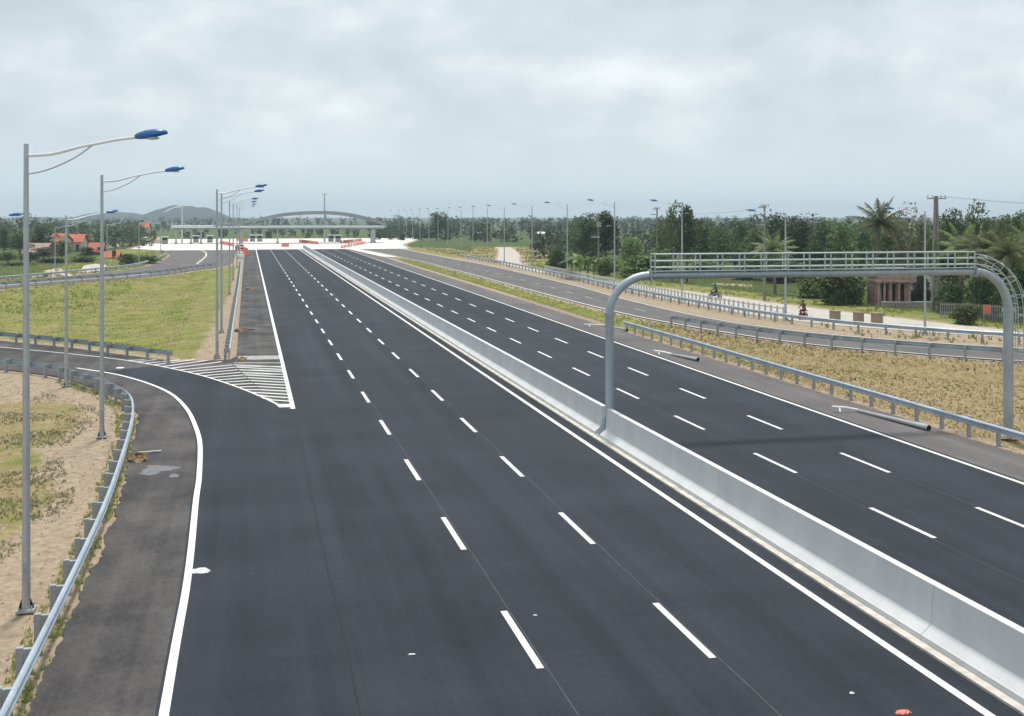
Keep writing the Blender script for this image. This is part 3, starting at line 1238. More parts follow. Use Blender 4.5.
def lamp(x, y, rz, label, group, sc=1.0):
    z = g1(x, y)
    z = 0.0 if z > -0.3 else z
    if not used[0]:
        used[0] = True
        lamp0.location = (x, y, z)
        lamp0.rotation_euler = (0, 0, rz)
        lamp0.scale = (0.96, 0.96, 1)
        lamp0['label'] = label
        lamp0['group'] = group
        return lamp0
    return dup(lamp0, (x, y, z), rz, label, group, sc)


gl = 'street lamps along the left side'
lamp(-5.17, 29.4, 0.0, 'tall blue-headed street lamp nearest the camera, on the sandy bank', gl)
lamp(-6.06, 51.6, 0.0, 'blue-headed street lamp, second nearest, behind the bend of the near guardrail', gl)
x, y = G(66.3, 386)
r = lamp(x, y, 0.75, 'shorter blue-headed lamp beside the exit ramp, behind the second lamp', gl, (1, 1, 0.845))
x, y = G(217, 358)
lamp(x, y, 0.28, 'street lamp on bare soil just behind the striped gore', gl)
x, y = G(221.5, 332)
lamp(x, y, 0.0, 'street lamp in the soil strip one behind the gore lamp', gl)
for px, D, lb in ((229.5, 137, 'street lamp third along the soil strip left of the straight guardrail'), (233.2, 167, 'street lamp fourth along the straight guardrail left of the shoulder'),
                  (237, 206, 'street lamp at the far end of the straight left guardrail'), (239.5, 255, 'farthest lamp of the left row, by the white blocks')):
    x, y = A(px, D)
    lamp(x, y, 0.0, lb, gl)
x, y = A(-40, 66)
lamp(x, y, 0.1, 'street lamp mostly outside the frame, its blue head at the left edge', gl, (1, 1, 0.83))
gf = 'small lamps along the far slip road'
for px, py, top, lb in ((55, 275, 226, 'small far lamp before the red-roofed farmhouse'), (107, 271, 224, 'small far lamp beside the village lane'),
                        (139, 267, 222, 'small far lamp on the bend of the slip road'), (160.5, 251, 220, 'small far lamp at the plaza corner')):
    x, y, z = Gg(px, py)
    D = (CAM_H - z) * FOC / (py - HORIZON)
    lamp(x, y, 0.3, lb, gf, (0.9, 0.9, (ZT(top, D) - z) / 11.2))
gr = 'street lamps along the right service road'
ordn = ['nearest', 'second', 'third', 'fourth', 'fifth', 'sixth', 'seventh', 'eighth', 'ninth', 'tenth', 'eleventh', 'twelfth', 'thirteenth', 'fourteenth', 'fifteenth', 'sixteenth', 'seventeenth']
extra = ['nearest lamp of the right row, standing before the twin concrete pole', 'right-row lamp seen through the middle of the gantry railing', 'right-row lamp rising over the left end of the gantry railing',
         'right-row lamp just left of the gantry bend', 'right-row lamp beside the banana plants', 'right-row lamp between the banana plants and the cream track', 'right-row lamp at the foot of the cream track']
RL_ = [(925, 92), (785.5, 104), (682, 128), (614.5, 151), (567.3, 179), (532, 204), (504.3, 235), (487.3, 262), (473, 288), (461, 314), (448, 340), (438, 364), (429, 388), (420, 412), (412.7, 436), (406.7, 460), (399, 486)]
for i, (px, D) in enumerate(RL_):
    x, y = A(px, D)
    lb = extra[i] if i < len(extra) else 'far lamp, %s from the near end of the right row' % ordn[i]
    lamp(x, y, pi - 0.12, lb, gr, (1.08, 1.08, (0.875, 0.865, 0.97)[i] if i < 3 else 1.0) if i else (1, 1, 0.875))


# lamp masts on the toll plaza
def mast(px, pyb, pyt, label, arm=0):
    D = CAM_H * FOC / (pyb - HORIZON)
    x, y = A(px, D)
    zt = ZT(pyt, D)
    t = thing('lamp_mast', label, 'lamp mast', (x, y, 0))
    mb = MB()
    mb.tube([(0, 0, 0), (0, 0, zt)], [0.34, 0.2], 10)
    mb.build('pole', 'fence' if arm else 'polegrey', t, smooth=True)
    mb = MB()
    if arm:
        mb.tube([(0, 0, zt - 0.3), (-2.5, 0, zt - 0.6), (-5.5, 0, zt - 2.0)], 0.14, 8)
        mb.box((-5.9, 0, zt - 2.2), (0.9, 0.4, 0.2))
        mb.build('arm', 'arm_glint', t)
    else:
        for a in (0, pi / 2):
            mb.box((0, 0, zt), (2.0, 0.25, 0.2), a)
        mb.build('lamp_bracket', 'polegrey', t)


mast(182, 243, 205.5, 'white lamp mast with a left-leaning arm before the blue hill', 1)
mast(324.5, 242, 194, 'tall grey lamp mast rising through the arched toll canopy')


# spare lamp poles lying on the right shoulder
def spare(thick, thin, armend, label, g):
    (x0, y0), (x1, y1), (x2, y2) = thick, thin, armend
    t = thing('lying_lamp_pole', label, 'lamp pole', (x0, y0, 0.012), 0, g)
    r0, r1 = 0.125, 0.06
    dx, dy = x1 - x0, y1 - y0
    mb = MB()
    mb.tube([(0, 0, r0), (dx, dy, r1 + 0.02)], [r0, r1], 16, caps=False)
    mb.build('pole', 'polegrey', t, smooth=True)
    mb = MB()
    l = hypot(dx, dy)
    mb.tube([(dx / l * 0.03, dy / l * 0.03, r0), (dx / l * 0.05, dy / l * 0.05, r0)], r0 * 0.93, 16)
    mb.build('end_shade_disc', 'black', t)  # black disc paints the shade inside the hollow pole
    mb = MB()
    ax, ay = x2 - x0, y2 - y0
    mb.tube([(dx * 0.99, dy * 0.99, 0.10), ((dx + ax) / 2, (dy + ay) / 2, 0.20), (ax, ay, 0.24)], 0.06, 10)
    mb.tube([(dx * .3 + ax * .7, dy * .3 + ay * .7, 0.20), (dx * .3 + ax * .7 - 0.1, dy * .3 + ay * .7 - 0.25, 0.03)], 0.04, 8)
    mb.build('arm', 'arm_glint', t, smooth=True)


gs = 'lamp poles lying on the right shoulder'
spare(G(929, 431), G(857, 412), G(832, 412), 'spare lamp pole lying nearest, just left of the right gantry column', gs)
spare(G(698, 361.5), G(671, 355.5), G(654, 354.5), 'spare lamp pole lying on the shoulder, middle one of three', gs)
spare(G(627, 331.5), G(603, 326.5), G(584, 327.5), 'spare lamp pole lying farthest, right behind the left gantry column', gs)


# ------------------------------------------------------------------ fence of white posts along the path
def fence():
    base = clip(offset(far_rail, -0.9), lambda p: 94 < p[1] < 182)
    p0 = base[-1]
    t = thing('post_fence', 'white concrete post and rail fence beside the pale dirt path', 'fence', (p0[0], p0[1], 0))
    rel = [(p[0] - p0[0], p[1] - p0[1]) for p in base]
    pts = resample(rel, 1.0)[:99]
    one = None
    for i, p in enumerate(pts):
        z = 0
        if one is None:
            mb = MB()
            mb.box((0, 0, 0.55), (0.14, 0.14, 1.5))
            one = mb.build('post', 'fence', t, bevel=0.015)
            o = one
        else:
            o = one.copy()
            COL.objects.link(o)
            o.parent = t
        a, b = pts[max(0, i - 1)], pts[min(len(pts) - 1, i + 1)]
        o.location = (p[0], p[1], z)
        o.rotation_euler = (0, 0, atan2(b[1] - a[1], b[0] - a[0]))
    for h in (0.62, 1.12):
        mb = MB()
        mb.sweep([(p[0], p[1], h) for p in resample(rel, 3)], [(-0.045, -0.05), (-0.045, 0.05), (0.045, 0.05), (0.045, -0.05)])
        mb.build('fence_rail', 'fence', t)


fence()

# brown brick blocks at the path
gb = 'brown brick blocks beside the dirt path'
for px, py, lb in ((835, 320.5, 'brown brick block nearest the motorbike on the dirt path'), (858.5, 322, 'brown brick block in the middle of three by the path'), (877, 323, 'brown brick block nearest the pink pillared house')):
    x, y = G(px, py)
    mb = MB()
    mb.box((0, 0, 0.42), (0.78, 0.7, 0.9))
    mb.box((0, 0, 0.90), (0.86, 0.78, 0.09))
    o = mb.build('brick_block', 'brownblock', bevel=0.03, loc=(x, y, -0.05))
    o.rotation_euler = (0, 0, random.uniform(-0.3, 0.3))
    tag(o, lb, 'block', gb)


# ------------------------------------------------------------------ vegetation
def quads(cent, size, up=0.5):
    """leaf clump quads round the centres, random orientation; returns (4k,3)"""
    k = len(cent)
    n = rng.normal(size=(k, 3))
    n[:, 2] = np.abs(n[:, 2]) + up
    n /= np.linalg.norm(n, axis=1)[:, None]
    t = rng.normal(size=(k, 3))
    t -= n * np.sum(t * n, axis=1)[:, None]
    t /= np.linalg.norm(t, axis=1)[:, None]
    b = np.cross(n, t)
    s = (size * rng.uniform(0.55, 1.25, k))[:, None]
    w = s * rng.uniform(0.35, 0.7, k)[:, None]
    p = np.stack([cent - t * s, cent + b * w - 0.1 * t * s, cent + t * s, cent - b * w + 0.15 * t * s], 1)
    return p.reshape(-1, 3)


def crown_points(clumps, n):
    """points in the outer shells of several ellipsoids (x,y,z,rx,ry,rz)"""
    w = np.array([c[3] * c[4] + c[3] * c[5] for c in clumps])
    idx = rng.choice(len(clumps), n, p=w / w.sum())
    c = np.array(clumps)[idx]
    d = rng.normal(size=(n, 3))
    d /= np.linalg.norm(d, axis=1)[:, None]
    r = rng.uniform(0.25, 1.0, n) ** 0.42
    r *= 1 + 0.22 * np.sin(d[:, 0] * 5 + idx) * np.sin(d[:, 2] * 6 + 2 * idx)
    return c[:, :3] + d * c[:, 3:] * r[:, None]


def make_tree(H, Wd, base, seed, n=1700, leaf=0.26, m='leaf_dark', lobes=9, gap=1.0):
    """returns (trunk mesh, crown mesh); crown spans base*H..H and is Wd wide"""
    rr = random.Random(seed)
    cl = []
    tips = []
    for i in range(lobes):
        t = (i + 0.5) / lobes
        z = H * (base + (1 - base) * (0.12 + 0.76 * t))
        prof = (0.55 + 0.45 * sin(pi * min(1, 0.2 + 0.75 * (1 - t)))) * (1.0 if t < 0.7 else 0.72)
        a = i * 2.4 + rr.uniform(-0.5, 0.5)
        rad = Wd / 2 * prof * rr.uniform(0.25, 0.72) * gap
        rl = Wd * rr.uniform(0.19, 0.30)
        cl.append((rad * cos(a), rad * sin(a), z, rl, rl, rl * rr.uniform(0.6, 0.95)))
        tips.append((rad * cos(a), rad * sin(a), z))
    cl.append((0, 0, H * (1 - 0.11), Wd * 0.17, Wd * 0.17, H * 0.11))
    P = crown_points(cl, n)
    P = P[P[:, 2] > H * base * 0.75]
    V = quads(P, leaf)
    mb = MB()
    r0 = max(0.1, H * 0.018)
    lean = (rr.uniform(-.3, .3), rr.uniform(-.3, .3))
    top = H * (base + (1 - base) * 0.75)
    tr = [(lean[0] * k * k, lean[1] * k * k, -0.3 + (top + 0.3) * k) for k in (0, 0.25, 0.5, 0.75, 1)]
    mb.tube(tr, [r0, r0 * 0.85, r0 * 0.68, r0 * 0.45, r0 * 0.2], 8)
    for q in tips:
        s = min(0.9, max(0.25, (q[2] - 0.22 * H) / top))
        b = (lean[0] * s * s, lean[1] * s * s, top * s * 0.9)
        mid_ = ((b[0] + q[0]) / 2, (b[1] + q[1]) / 2, (b[2] + q[2]) / 2 - 0.1)
        mb.tube([b, mid_, q], [r0 * 0.38, r0 * 0.28, r0 * 0.1], 5)
    return mb, V, m


TREES = {}


def proto_tree(key, *a, **k):
    mb, V, m = make_tree(*a, **k)
    o = mb.build('trunk', 'bark', smooth=True)
    c = soup('crown', V, 4, m)
    TREES[key] = (o.data, c.data)
    bpy.data.objects.remove(o)
    bpy.data.objects.remove(c)


proto_tree('broad_a', 10, 7.5, 0.22, 1, 2600, 0.27, 'leaf_dark', 11)
proto_tree('broad_b', 10, 6.0, 0.25, 2, 2300, 0.26, 'leaf_dark', 10)
proto_tree('broad_c', 10, 7.0, 0.18, 3, 2500, 0.27, 'leaf_mid', 10)
proto_tree('tall', 10, 4.6, 0.28, 4, 2000, 0.25, 'leaf_dark', 9, gap=1.25)
proto_tree('loose', 10, 6.6, 0.30, 5, 1500, 0.26, 'leaf_mid', 8, gap=1.35)
proto_tree('dry', 10, 7.0, 0.25, 6, 1100, 0.22, 'leaf_dry', 11, gap=1.2)
proto_tree('bush', 10, 15, 0.02, 7, 1900, 0.75, 'leaf_mid', 9)
proto_tree('bush_light', 10, 15, 0.02, 8, 1900, 0.75, 'leaf_light', 9)
proto_tree('bush_dark', 10, 15, 0.02, 9, 1900, 0.75, 'leaf_dark', 9)


def tree(key, px, D, top, wpx, label, name='tree', cat='tree', group=None, base_z=None, rz=None):
    x, y, z = Ag(px, D)
    H = ZT(top, D) - z
    t = thing(name, label, cat, (x, y, z), random.uniform(0, 6.28) if rz is None else rz, group)
    tm, cm = TREES[key]
    wproto = {'broad_a': 7.5, 'broad_b': 6.0, 'broad_c': 7.0, 'tall': 4.6, 'loose': 6.6, 'dry': 7.0}.get(key, 15)
    sx = wpx * D / FOC / wproto
    t.scale = (sx, sx, H / 10)
    for nm, me in (('trunk', tm), ('crown', cm)):
        o = bpy.data.objects.new('stem' if nm == 'trunk' and cat == 'bush' else ('foliage' if cat == 'bush' else nm), me)
        COL.objects.link(o)
        o.parent = t
    return t


gt = 'trees in the belt on the right'
T = [('broad_a', 585, 200, 212.5, 36, 'broad dark tree, left of the small utility pole with crossarm'),
     ('tall', 606, 196, 210, 28, 'tall dark tree directly behind the small utility pole with crossarm'),
     ('loose', 672, 168, 205, 30, 'uneven two-headed tree, left half, standing clear above the treeline'),
     ('tall', 687, 166, 204, 24, 'slim tree with a tufted top beside the left end of the gantry railing'),
     ('broad_b', 661, 190, 227, 26, 'low dark tree left of the two-headed tree'),
     ('broad_c', 704, 172, 222, 30, 'mid green tree right of the two-headed tree'),
     ('broad_a', 722, 166, 225, 32, 'dense tree behind the gantry railing, left quarter'),
     ('broad_b', 741, 176, 221, 28, 'dense tree just left of the utility pole in the belt'),
     ('broad_c', 757, 152, 226, 34, 'dense low tree at the utility pole in the belt'),
     ('broad_a', 781, 158, 212, 36, 'tall round tree behind the lamp in mid gantry'),
     ('broad_b', 802, 150, 221, 32, 'dark tree right of the mid gantry lamp'),
     ('broad_a', 822, 146, 219, 34, 'dark tree above the green thicket, left one'),
     ('broad_c', 842, 143, 220, 34, 'mid green tree above the green thicket, right one'),
     ('broad_b', 860, 150, 223, 30, 'dark tree immediately left of the tall coconut palm'),
     ('dry', 903, 136, 207, 40, 'brown half-dead tree between the tall palm and the twin pole'),
     ('broad_b', 886, 140, 226, 28, 'dark low tree behind the pink house'),
     ('broad_c', 922, 142, 220, 30, 'green tree just left of the twin concrete pole'),
     ('broad_a', 949, 130, 207.5, 34, 'tall dark tree just right of the twin concrete pole'),
     ('loose', 977, 122, 206, 34, 'tall pale-topped tree above the right end of the gantry'),
     ('broad_a', 1003, 128, 214, 38, 'dark tree above the gantry bend'),
     ('broad_c', 1022, 118, 209, 40, 'tall tree at the right edge of the picture'),
     ('broad_a', 1048, 122, 210, 40, 'tall dark tree cut by the right frame edge'),
     ('broad_b', 963, 140, 224, 30, 'low dark tree between the two tall trees right of the pole'),
     ('tall', 437, 420, 211.5, 13, 'isolated tall dark tree far off, left half of a pair'),
     ('loose', 445, 424, 213, 14, 'isolated tall tree far off, right half of a pair'),
     ('broad_a', 40, 300, 224, 32, 'big dark tree behind the grey gabled house in the village'),
     ('broad_b', 20, 280, 231, 26, 'dark tree left of the first lamp pole in the village'),
     ('tall', 4, 270, 226, 12, 'narrow dark tree at the left edge of the picture'),
     ('broad_c', 62, 262, 240, 20, 'small tree in front of the red-roofed farmhouse'),
     ('broad_b', 44, 255, 247, 24, 'bushy tree in front of the tumbledown sheds'),
     ('broad_c', 100, 330, 231, 24, 'mid green tree right of the red-roofed farmhouse'),
     ('broad_a', 122, 345, 229, 28, 'dark tree behind the tan field'),
     ('broad_b', 88, 262, 247, 22, 'dark tree below the small red roof'),
     ('broad_c', 8, 245, 251, 26, 'bushy tree near the left frame edge beside the slip road'),
     ('broad_b', 30, 242, 252, 22, 'bushy tree right beside the first lamp pole, near the slip road')]
for k, px, D, top, w, lb in T:
    if 690 < px < 872 and D < 180:
        D *= 1.2
    if 95 < px < 130:
        D = 470
    tree(k, px, D, top, w * 1.12, lb, 'tree', 'tree', gt if px > 560 else ('trees by the village on the left' if px < 300 else 'pair of far trees'))
Bq = [('bush', 838, 122, 270, 44, 'thick green shrub under the gantry beam, left of the pink house'), ('bush', 852, 124, 279, 30, 'green shrub touching the pink house'),
      ('bush', 815, 132, 276, 40, 'green shrub left of the thicket under the beam'), ('bush_light', 967, 100, 305, 30, 'pale round shrub by the orange sign'),
      ('bush_dark', 742, 150, 268, 30, 'dark shrub below the gantry beam at the belt edge'), ('bush_dark', 775, 140, 270, 34, 'dark shrub below the beam at mid gantry'),
      ('bush', 705, 160, 262, 36, 'shrub behind the left part of the gantry railing'), ('bush_dark', 790, 145, 262, 34, 'dark shrub behind the mid gantry railing'),
      ('bush', 640, 175, 256, 50, 'long hedge-like shrub left of the gantry railing'), ('bush_light', 660, 178, 250, 28, 'pale shrub behind the left end of the railing'),
      ('bush_dark', 556, 196, 250, 22, 'dark shrub left of the banana plants'), ('bush', 606, 180, 258, 24, 'shrub at the foot of the small utility pole'),
      ('bush_light', 632, 230, 238, 26, 'pale green shrub in the gap between the tree groups'), ('bush', 950, 112, 285, 34, 'shrub behind the fence right of the twin pole'),
      ('bush_dark', 985, 108, 280, 34, 'dark shrub under the gantry bend'), ('bush', 1012, 104, 285, 34, 'shrub beside the right gantry column'),
      ('bush_dark', 921, 124, 276, 20, 'dark shrub between the pink house and the twin pole'),
      ('bush_dark', 1040, 108, 270, 40, 'dark shrub cut by the right frame edge'),
      ('bush', 18, 235, 262, 34, 'green shrub along the slip road at the left edge'), ('bush_dark', 52, 250, 258, 30, 'dark shrub in front of the sheds'),
      ('bush', 84, 255, 256, 30, 'shrub in front of the small red roof'), ('bush', 128, 226, 254, 22, 'shrub on the knoll inside the slip road bend'), ('bush_light', 146, 224, 255, 26, 'pale shrub at the slip road bend')]
for k, px, D, top, w, lb in Bq:
    if 690 < px < 800:
        D *= 1.22
    tree(k, px, D, top, w * 1.15, lb, 'shrub', 'bush', 'shrubs by the right-hand trees' if px > 300 else 'shrubs by the slip road')


# palms
def make_palm(H, seed, nf=22, L0=3.6):
    rr = random.Random(seed)
    mb = MB()
    lx, ly = rr.uniform(-0.5, 0.5), rr.uniform(-.4, .4)
    mb.tube([(lx * (k / 6) ** 2, ly * (k / 6) ** 2, -0.3 + (H - 0.4 + 0.3) * k / 6) for k in range(7)], [0.24, 0.19, 0.17, 0.16, 0.15, 0.14, 0.12], 9)
    V = []
    for i in range(nf):
        a = i * 2.399 + rr.uniform(-.2, .2)
        el = R(80 - 105 * (i / nf) ** 0.9)
        Lf = L0 * rr.uniform(0.85, 1.1)
        droop = rr.uniform(0.9, 1.4)
        p = np.array((lx, ly, H - 0.4))
        d = np.array((cos(a) * cos(el), sin(a) * cos(el), sin(el)))
        side = np.array((-sin(a), cos(a), 0))
        N_ = 15
        st = Lf / N_
        for j in range(N_):
            q = p + d * st
            upv = np.cross(side, d)
            # rachis
            V += [p - side * 0.03, p + side * 0.03, q + side * 0.02, q - side * 0.02]
            t = (j + 1) / N_
            ll = 0.85 * (sin(pi * min(1, 0.12 + 0.86 * t)) ** 0.6)
            for s in (-1, 1):
                for o in (0.25, 0.75):
                    b = p + d * st * o
                    tipd = side * s * 0.72 + d * 0.45 - np.array((0, 0, 0.55 + rr.uniform(0, .3)))
                    e = b + tipd * ll * rr.uniform(0.8, 1.1)
                    w = d * 0.055
                    V += [b - w, b + w, e + w * 0.3, e - w * 0.3]
            p = q
            d = d - np.array((0, 0, droop * st / Lf * (0.35 + t)))
            d /= np.linalg.norm(d)
    o = mb.build('trunk', 'palmbark', smooth=True)
    c = soup('fronds', np.array(V), 4, 'palm_leaf')
    r = (o.data, c.data)
    bpy.data.objects.remove(o)
    bpy.data.objects.remove(c)
    return r


PALM = [make_palm(10, 1), make_palm(8.5, 2, 20, 3.4), make_palm(9, 5, 24, 3.8)]


def palm(i, px, D, top, label, L=1.0):
    x, y, z = Ag(px, D)
    H = ZT(top, D) - z
    t = thing('palm_tree', label, 'palm tree', (x, y, z), px * 0.7, 'coconut palms among the trees')
    h0 = (10, 8.5, 9)[i] + 2.6
    t.scale = (L, L, H / h0)
    for nm, me in zip(('trunk', 'fronds'), PALM[i]):
        o = bpy.data.objects.new(nm, me)
        COL.objects.link(o)
        o.parent = t


palm(0, 876, 133, 199, 'tallest coconut palm, rising above the pink pillared house', 1.05)
palm(1, 960, 112, 222, 'coconut palm right of the twin concrete pole', 0.95)
palm(2, 984, 108, 226, 'coconut palm above the right end of the gantry railing', 0.95)
palm(1, 1010, 104, 228, 'coconut palm arching over the gantry bend', 1.0)
palm(2, 775, 138, 233, 'low coconut palm behind the mid gantry railing', 0.9)
palm(0, 1034, 110, 222, 'coconut palm cut by the right frame edge', 1.0)


# banana plants
def banana(px, D, top, label, seed):
    rr = random.Random(seed)
    x, y, z = Ag(px, D)
    H = ZT(top, D) - z
    t = thing('banana_plant', label, 'banana plant', (x, y, z), seed, 'banana plants beside the path')
    mb = MB()
    mb.tube([(0, 0, -0.1), (0, 0, H * 0.5)], [0.16, 0.10], 8)
    mb.build('stem', 'leaf_light', t)
    V = []
    for i in range(9):
        a = i * 2.4
        el = R(rr.uniform(35, 75))
        p = np.array((0, 0, H * 0.48))
        d = np.array((cos(a) * cos(el), sin(a) * cos(el), sin(el)))
        side = np.array((-sin(a), cos(a), 0))
        n = 7
        st = H * 0.62 / n
        for j in range(n):
            w0 = 0.42 * sin(pi * (0.08 + 0.9 * j / n))
            w1 = 0.42 * sin(pi * (0.08 + 0.9 * (j + 1) / n))
            q = p + d * st
            dz = np.array((0, 0, 0.12))
            V += [p, q, q + side * w1 - dz * w1, p + side * w0 - dz * w0]
            V += [p, q, q - side * w1 - dz * w1, p - side * w0 - dz * w0]
            p = q
            d = d - np.array((0, 0, 0.27))
            d /= np.linalg.norm(d)
    soup('leaves', np.array(V), 4, 'leaf_light', t)


for i, (px, D, top, lb) in enumerate(((572, 172, 250, 'banana plant nearest the lamp, left of the clump'), (580, 170, 247, 'tallest banana plant in the clump'), (588, 168, 252, 'banana plant with the lowest leaves'), (594, 171, 251, 'banana plant nearest the rubble heap'))):
    banana(px, D, top, lb, i + 3)


# far woods, undergrowth and grass: nobody could count these
def wood(name, cells, label, m='wood_far'):
    P, Sz = [], []
    for (px0, px1, D0, D1, n, h0, h1, per, leaf) in cells:
        for _ in range(n):
            px, D = random.uniform(px0, px1), random.uniform(D0, D1)
            x, y = A(px, D)
            hh = random.uniform(h0, h1) * (1.25 if random.random() < 0.12 else 1)
            w = hh * random.uniform(0.35, 0.6)
            cl = [(x + random.uniform(-.4, .4) * w, y + random.uniform(-.4, .4) * w, -2.4 + hh * random.uniform(0.3, 0.85), w * 0.5, w * 0.5, hh * random.uniform(0.15, 0.28)) for _ in range(4)]
            cl.append((x, y, -2.4 + hh * 0.25, w * 0.5, w * 0.5, hh * 0.3))
            cl.append((x, y, -2.4 + hh * 0.85, w * 0.25, w * 0.25, hh * 0.15))
            p = crown_points(cl, per)
            P.append(p)
            Sz.append(np.full(len(p), leaf))
    P = np.concatenate(P)
    V = quads(P, np.concatenate(Sz))
    o = soup(name, V, 4, m)
    return tag(o, label, 'wood', kind='stuff')


wood('far_wood', [(375, 780, 430, 620, 210, 5.5, 9.0, 90, 0.65), (360, 1150, 620, 1000, 330, 7, 10.5, 60, 0.95), (-250, 1250, 1000, 2200, 560, 6, 9.5, 36, 1.5),
                  (690, 880, 215, 330, 70, 8, 11, 240, 0.42), (880, 1120, 150, 300, 60, 7, 10.5, 260, 0.40), (540, 690, 250, 430, 56, 5, 8.5, 130, 0.5)], 'hazy dark treeline running along the horizon on the right')
wood('village_wood', [(-120, 150, 330, 480, 90, 6, 10.5, 130, 0.6), (-160, 150, 480, 900, 150, 6, 8.5, 70, 0.9), (150, 390, 560, 1000, 110, 3.6, 5.6, 60, 0.8)], 'hazy dark trees behind the village and the toll plaza')


def scatter(name, region, n, h, m, label, blades=5, dens=None):
    """grass tufts: region = function(n) -> X, Y arrays"""
    X, Y = region(n)
    keep = dpave(X, Y) > (0.06 if name == 'guardrail_weeds' else 0.45)
    X, Y = X[keep], Y[keep]
    if dens is not None:
        k = dens(X, Y)
        X, Y = X[k], Y[k]
    Z = gz(X, Y)
    k = len(X)
    V = []
    hs = rng.uniform(h[0], h[1], k)
    for b in range(blades):
        a = rng.uniform(0, 2 * pi, k)
        lean = rng.uniform(0.15, 0.75, k)
        w = hs * rng.uniform(0.10, 0.2, k)
        ox, oy = rng.normal(0, 0.22, k) * hs, rng.normal(0, 0.22, k) * hs
        bx, by = X + ox, Y + oy
        V.append(np.stack([np.stack([bx - np.sin(a) * w, by + np.cos(a) * w, Z - 0.02], 1),
                           np.stack([bx + np.sin(a) * w, by - np.cos(a) * w, Z - 0.02], 1),
                           np.stack([bx + np.cos(a) * lean * hs, by + np.sin(a) * lean * hs, Z + hs * rng.uniform(0.7, 1.1, k)], 1)], 1))
    V = np.stack(V, 1).reshape(-1, 3)
    o = soup(name, V, 3, m)
    return tag(o, label, 'grass', kind='stuff')


def patch(X, Y, s, thr, ph=0.0):
    v = np.sin(X * s + 1.7 * np.sin(Y * s * 0.8 + ph)) + np.sin(Y * s * 1.3 + 1.2 * np.sin(X * s * 0.9 + ph)) + 0.7 * np.sin((X + Y) * s * 2.1 + ph)
    return v + rng.normal(0, 0.5, X.shape) > thr


def strip_dens(X, Y):
    return (X > 31.0) & (X < np.interp(Y, RLY, RLX) - 0.3)


scatter('dry_grass', lambda n: (rng.uniform(31, 84, n), rng.uniform(32, 98, n)), 60000, (0.03, 0.13), 'tuft_dry', 'golden dry grass on the bank behind the right guardrail', 6, strip_dens)
scatter('bank_weeds', lambda n: (rng.uniform(31, 84, n), rng.uniform(34, 110, n)), 4000, (0.06, 0.24), 'tuft_green', 'greyer weeds in clumps on the bank behind the right guardrail', 7,
        lambda X, Y: strip_dens(X, Y) & patch(X, Y, 0.9, 0.9, 2.0))
scatter('verge_grass', lambda n: (rng.uniform(30, 42, n), rng.uniform(66, 250, n)), 12000, (0.08, 0.22), 'tuft_green', 'green grass strip between the main road and the service road', 5, strip_dens)
scatter('infield_grass', lambda n: (rng.uniform(-42, -3, n), rng.uniform(76, 205, n)), 30000, (0.04, 0.12), 'tuft_green', 'yellow green grass covering the infield on the left', 5,
        lambda X, Y: (X < -5.0 - 0.01 * (Y - 76)) & patch(X, Y, 0.33, -1.6))
scatter('sandy_bank_weeds', lambda n: (rng.uniform(-18, -4.6, n), rng.uniform(20, 68, n)), 34000, (0.03, 0.12), 'tuft_grey', 'grey green weeds in patches on the sandy bank at left', 6,
        lambda X, Y: (dist(X, Y, near_rail) > 1.9 - 0.6 * np.sin(Y * 0.35)) & (Y < 66) & (Y > 24) & patch(X, Y, 0.75, 0.0, 1.0))
scatter('guardrail_weeds', lambda n: (rng.uniform(-11, -4.0, n), rng.uniform(18, 70, n)), 26000, (0.04, 0.17), 'tuft_green', 'low green weeds under the near left guardrail', 5,
        lambda X, Y: (dist(X, Y, near_rail) < 0.7) & patch(X, Y, 0.9, -0.3))
scatter('meadow_grass', lambda n: (rng.uniform(47, 110, n), rng.uniform(70, 330, n)), 20000, (0.12, 0.45), 'tuft_green', 'rough green grass beyond the dirt path', 5, lambda X, Y: patch(X, Y, 0.3, -0.4))
scatter('slip_verge_grass', lambda n: (rng.uniform(-70, -16, n), rng.uniform(130, 310, n)), 9000, (0.15, 0.45), 'tuft_green', 'rough grass on the outer side of the slip road', 5)


def clods(name, region, n, h, m, label, dens):
    X, Y = region(n)
    k = dens(X, Y) & (dpave(X, Y) > 0.02)
    X, Y = X[k], Y[k]
    Z = gz(X, Y)
    k = len(X)
    r_ = rng.uniform(0.3, 1.0, k) ** 2.5 * (h[1] - h[0]) + h[0]
    a0 = rng.uniform(0, 2 * pi, k)
    apex = np.stack([X + rng.normal(0, .3, k) * r_, Y + rng.normal(0, .3, k) * r_, Z + r_ * rng.uniform(0.5, 0.9, k)], 1)
    ring = [np.stack([X + np.cos(a0 + j * 1.2566) * r_ * rng.uniform(0.7, 1.3, k), Y + np.sin(a0 + j * 1.2566) * r_ * rng.uniform(0.7, 1.3, k), Z - 0.02], 1) for j in range(5)]
    V = np.stack([np.stack([ring[j], ring[(j + 1) % 5], apex], 1) for j in range(5)], 1).reshape(-1, 3)
    return tag(soup(name, V, 3, m), label, 'clods', kind='stuff')


clods('soil_clods', lambda n: (rng.uniform(-14, -4.0, n), rng.uniform(18, 76, n)), 9000, (0.012, 0.085), 'clod', 'crumbs and clods of soil on the sandy bank at left', lambda X, Y: dist(X, Y, near_rail) < 9)
clods('verge_stones', lambda n: (rng.uniform(29.6, 33, n), rng.uniform(30, 130, n)), 5000, (0.015, 0.09), 'clod', 'stones and crumbs along the verge under the right guardrail', lambda X, Y: X < 31.8)
clods('gore_stones', lambda n: (rng.uniform(-6, -0.8, n), rng.uniform(76, 140, n)), 3000, (0.015, 0.10), 'clod', 'stones on the bare soil behind the striped gore', lambda X, Y: X < 0)


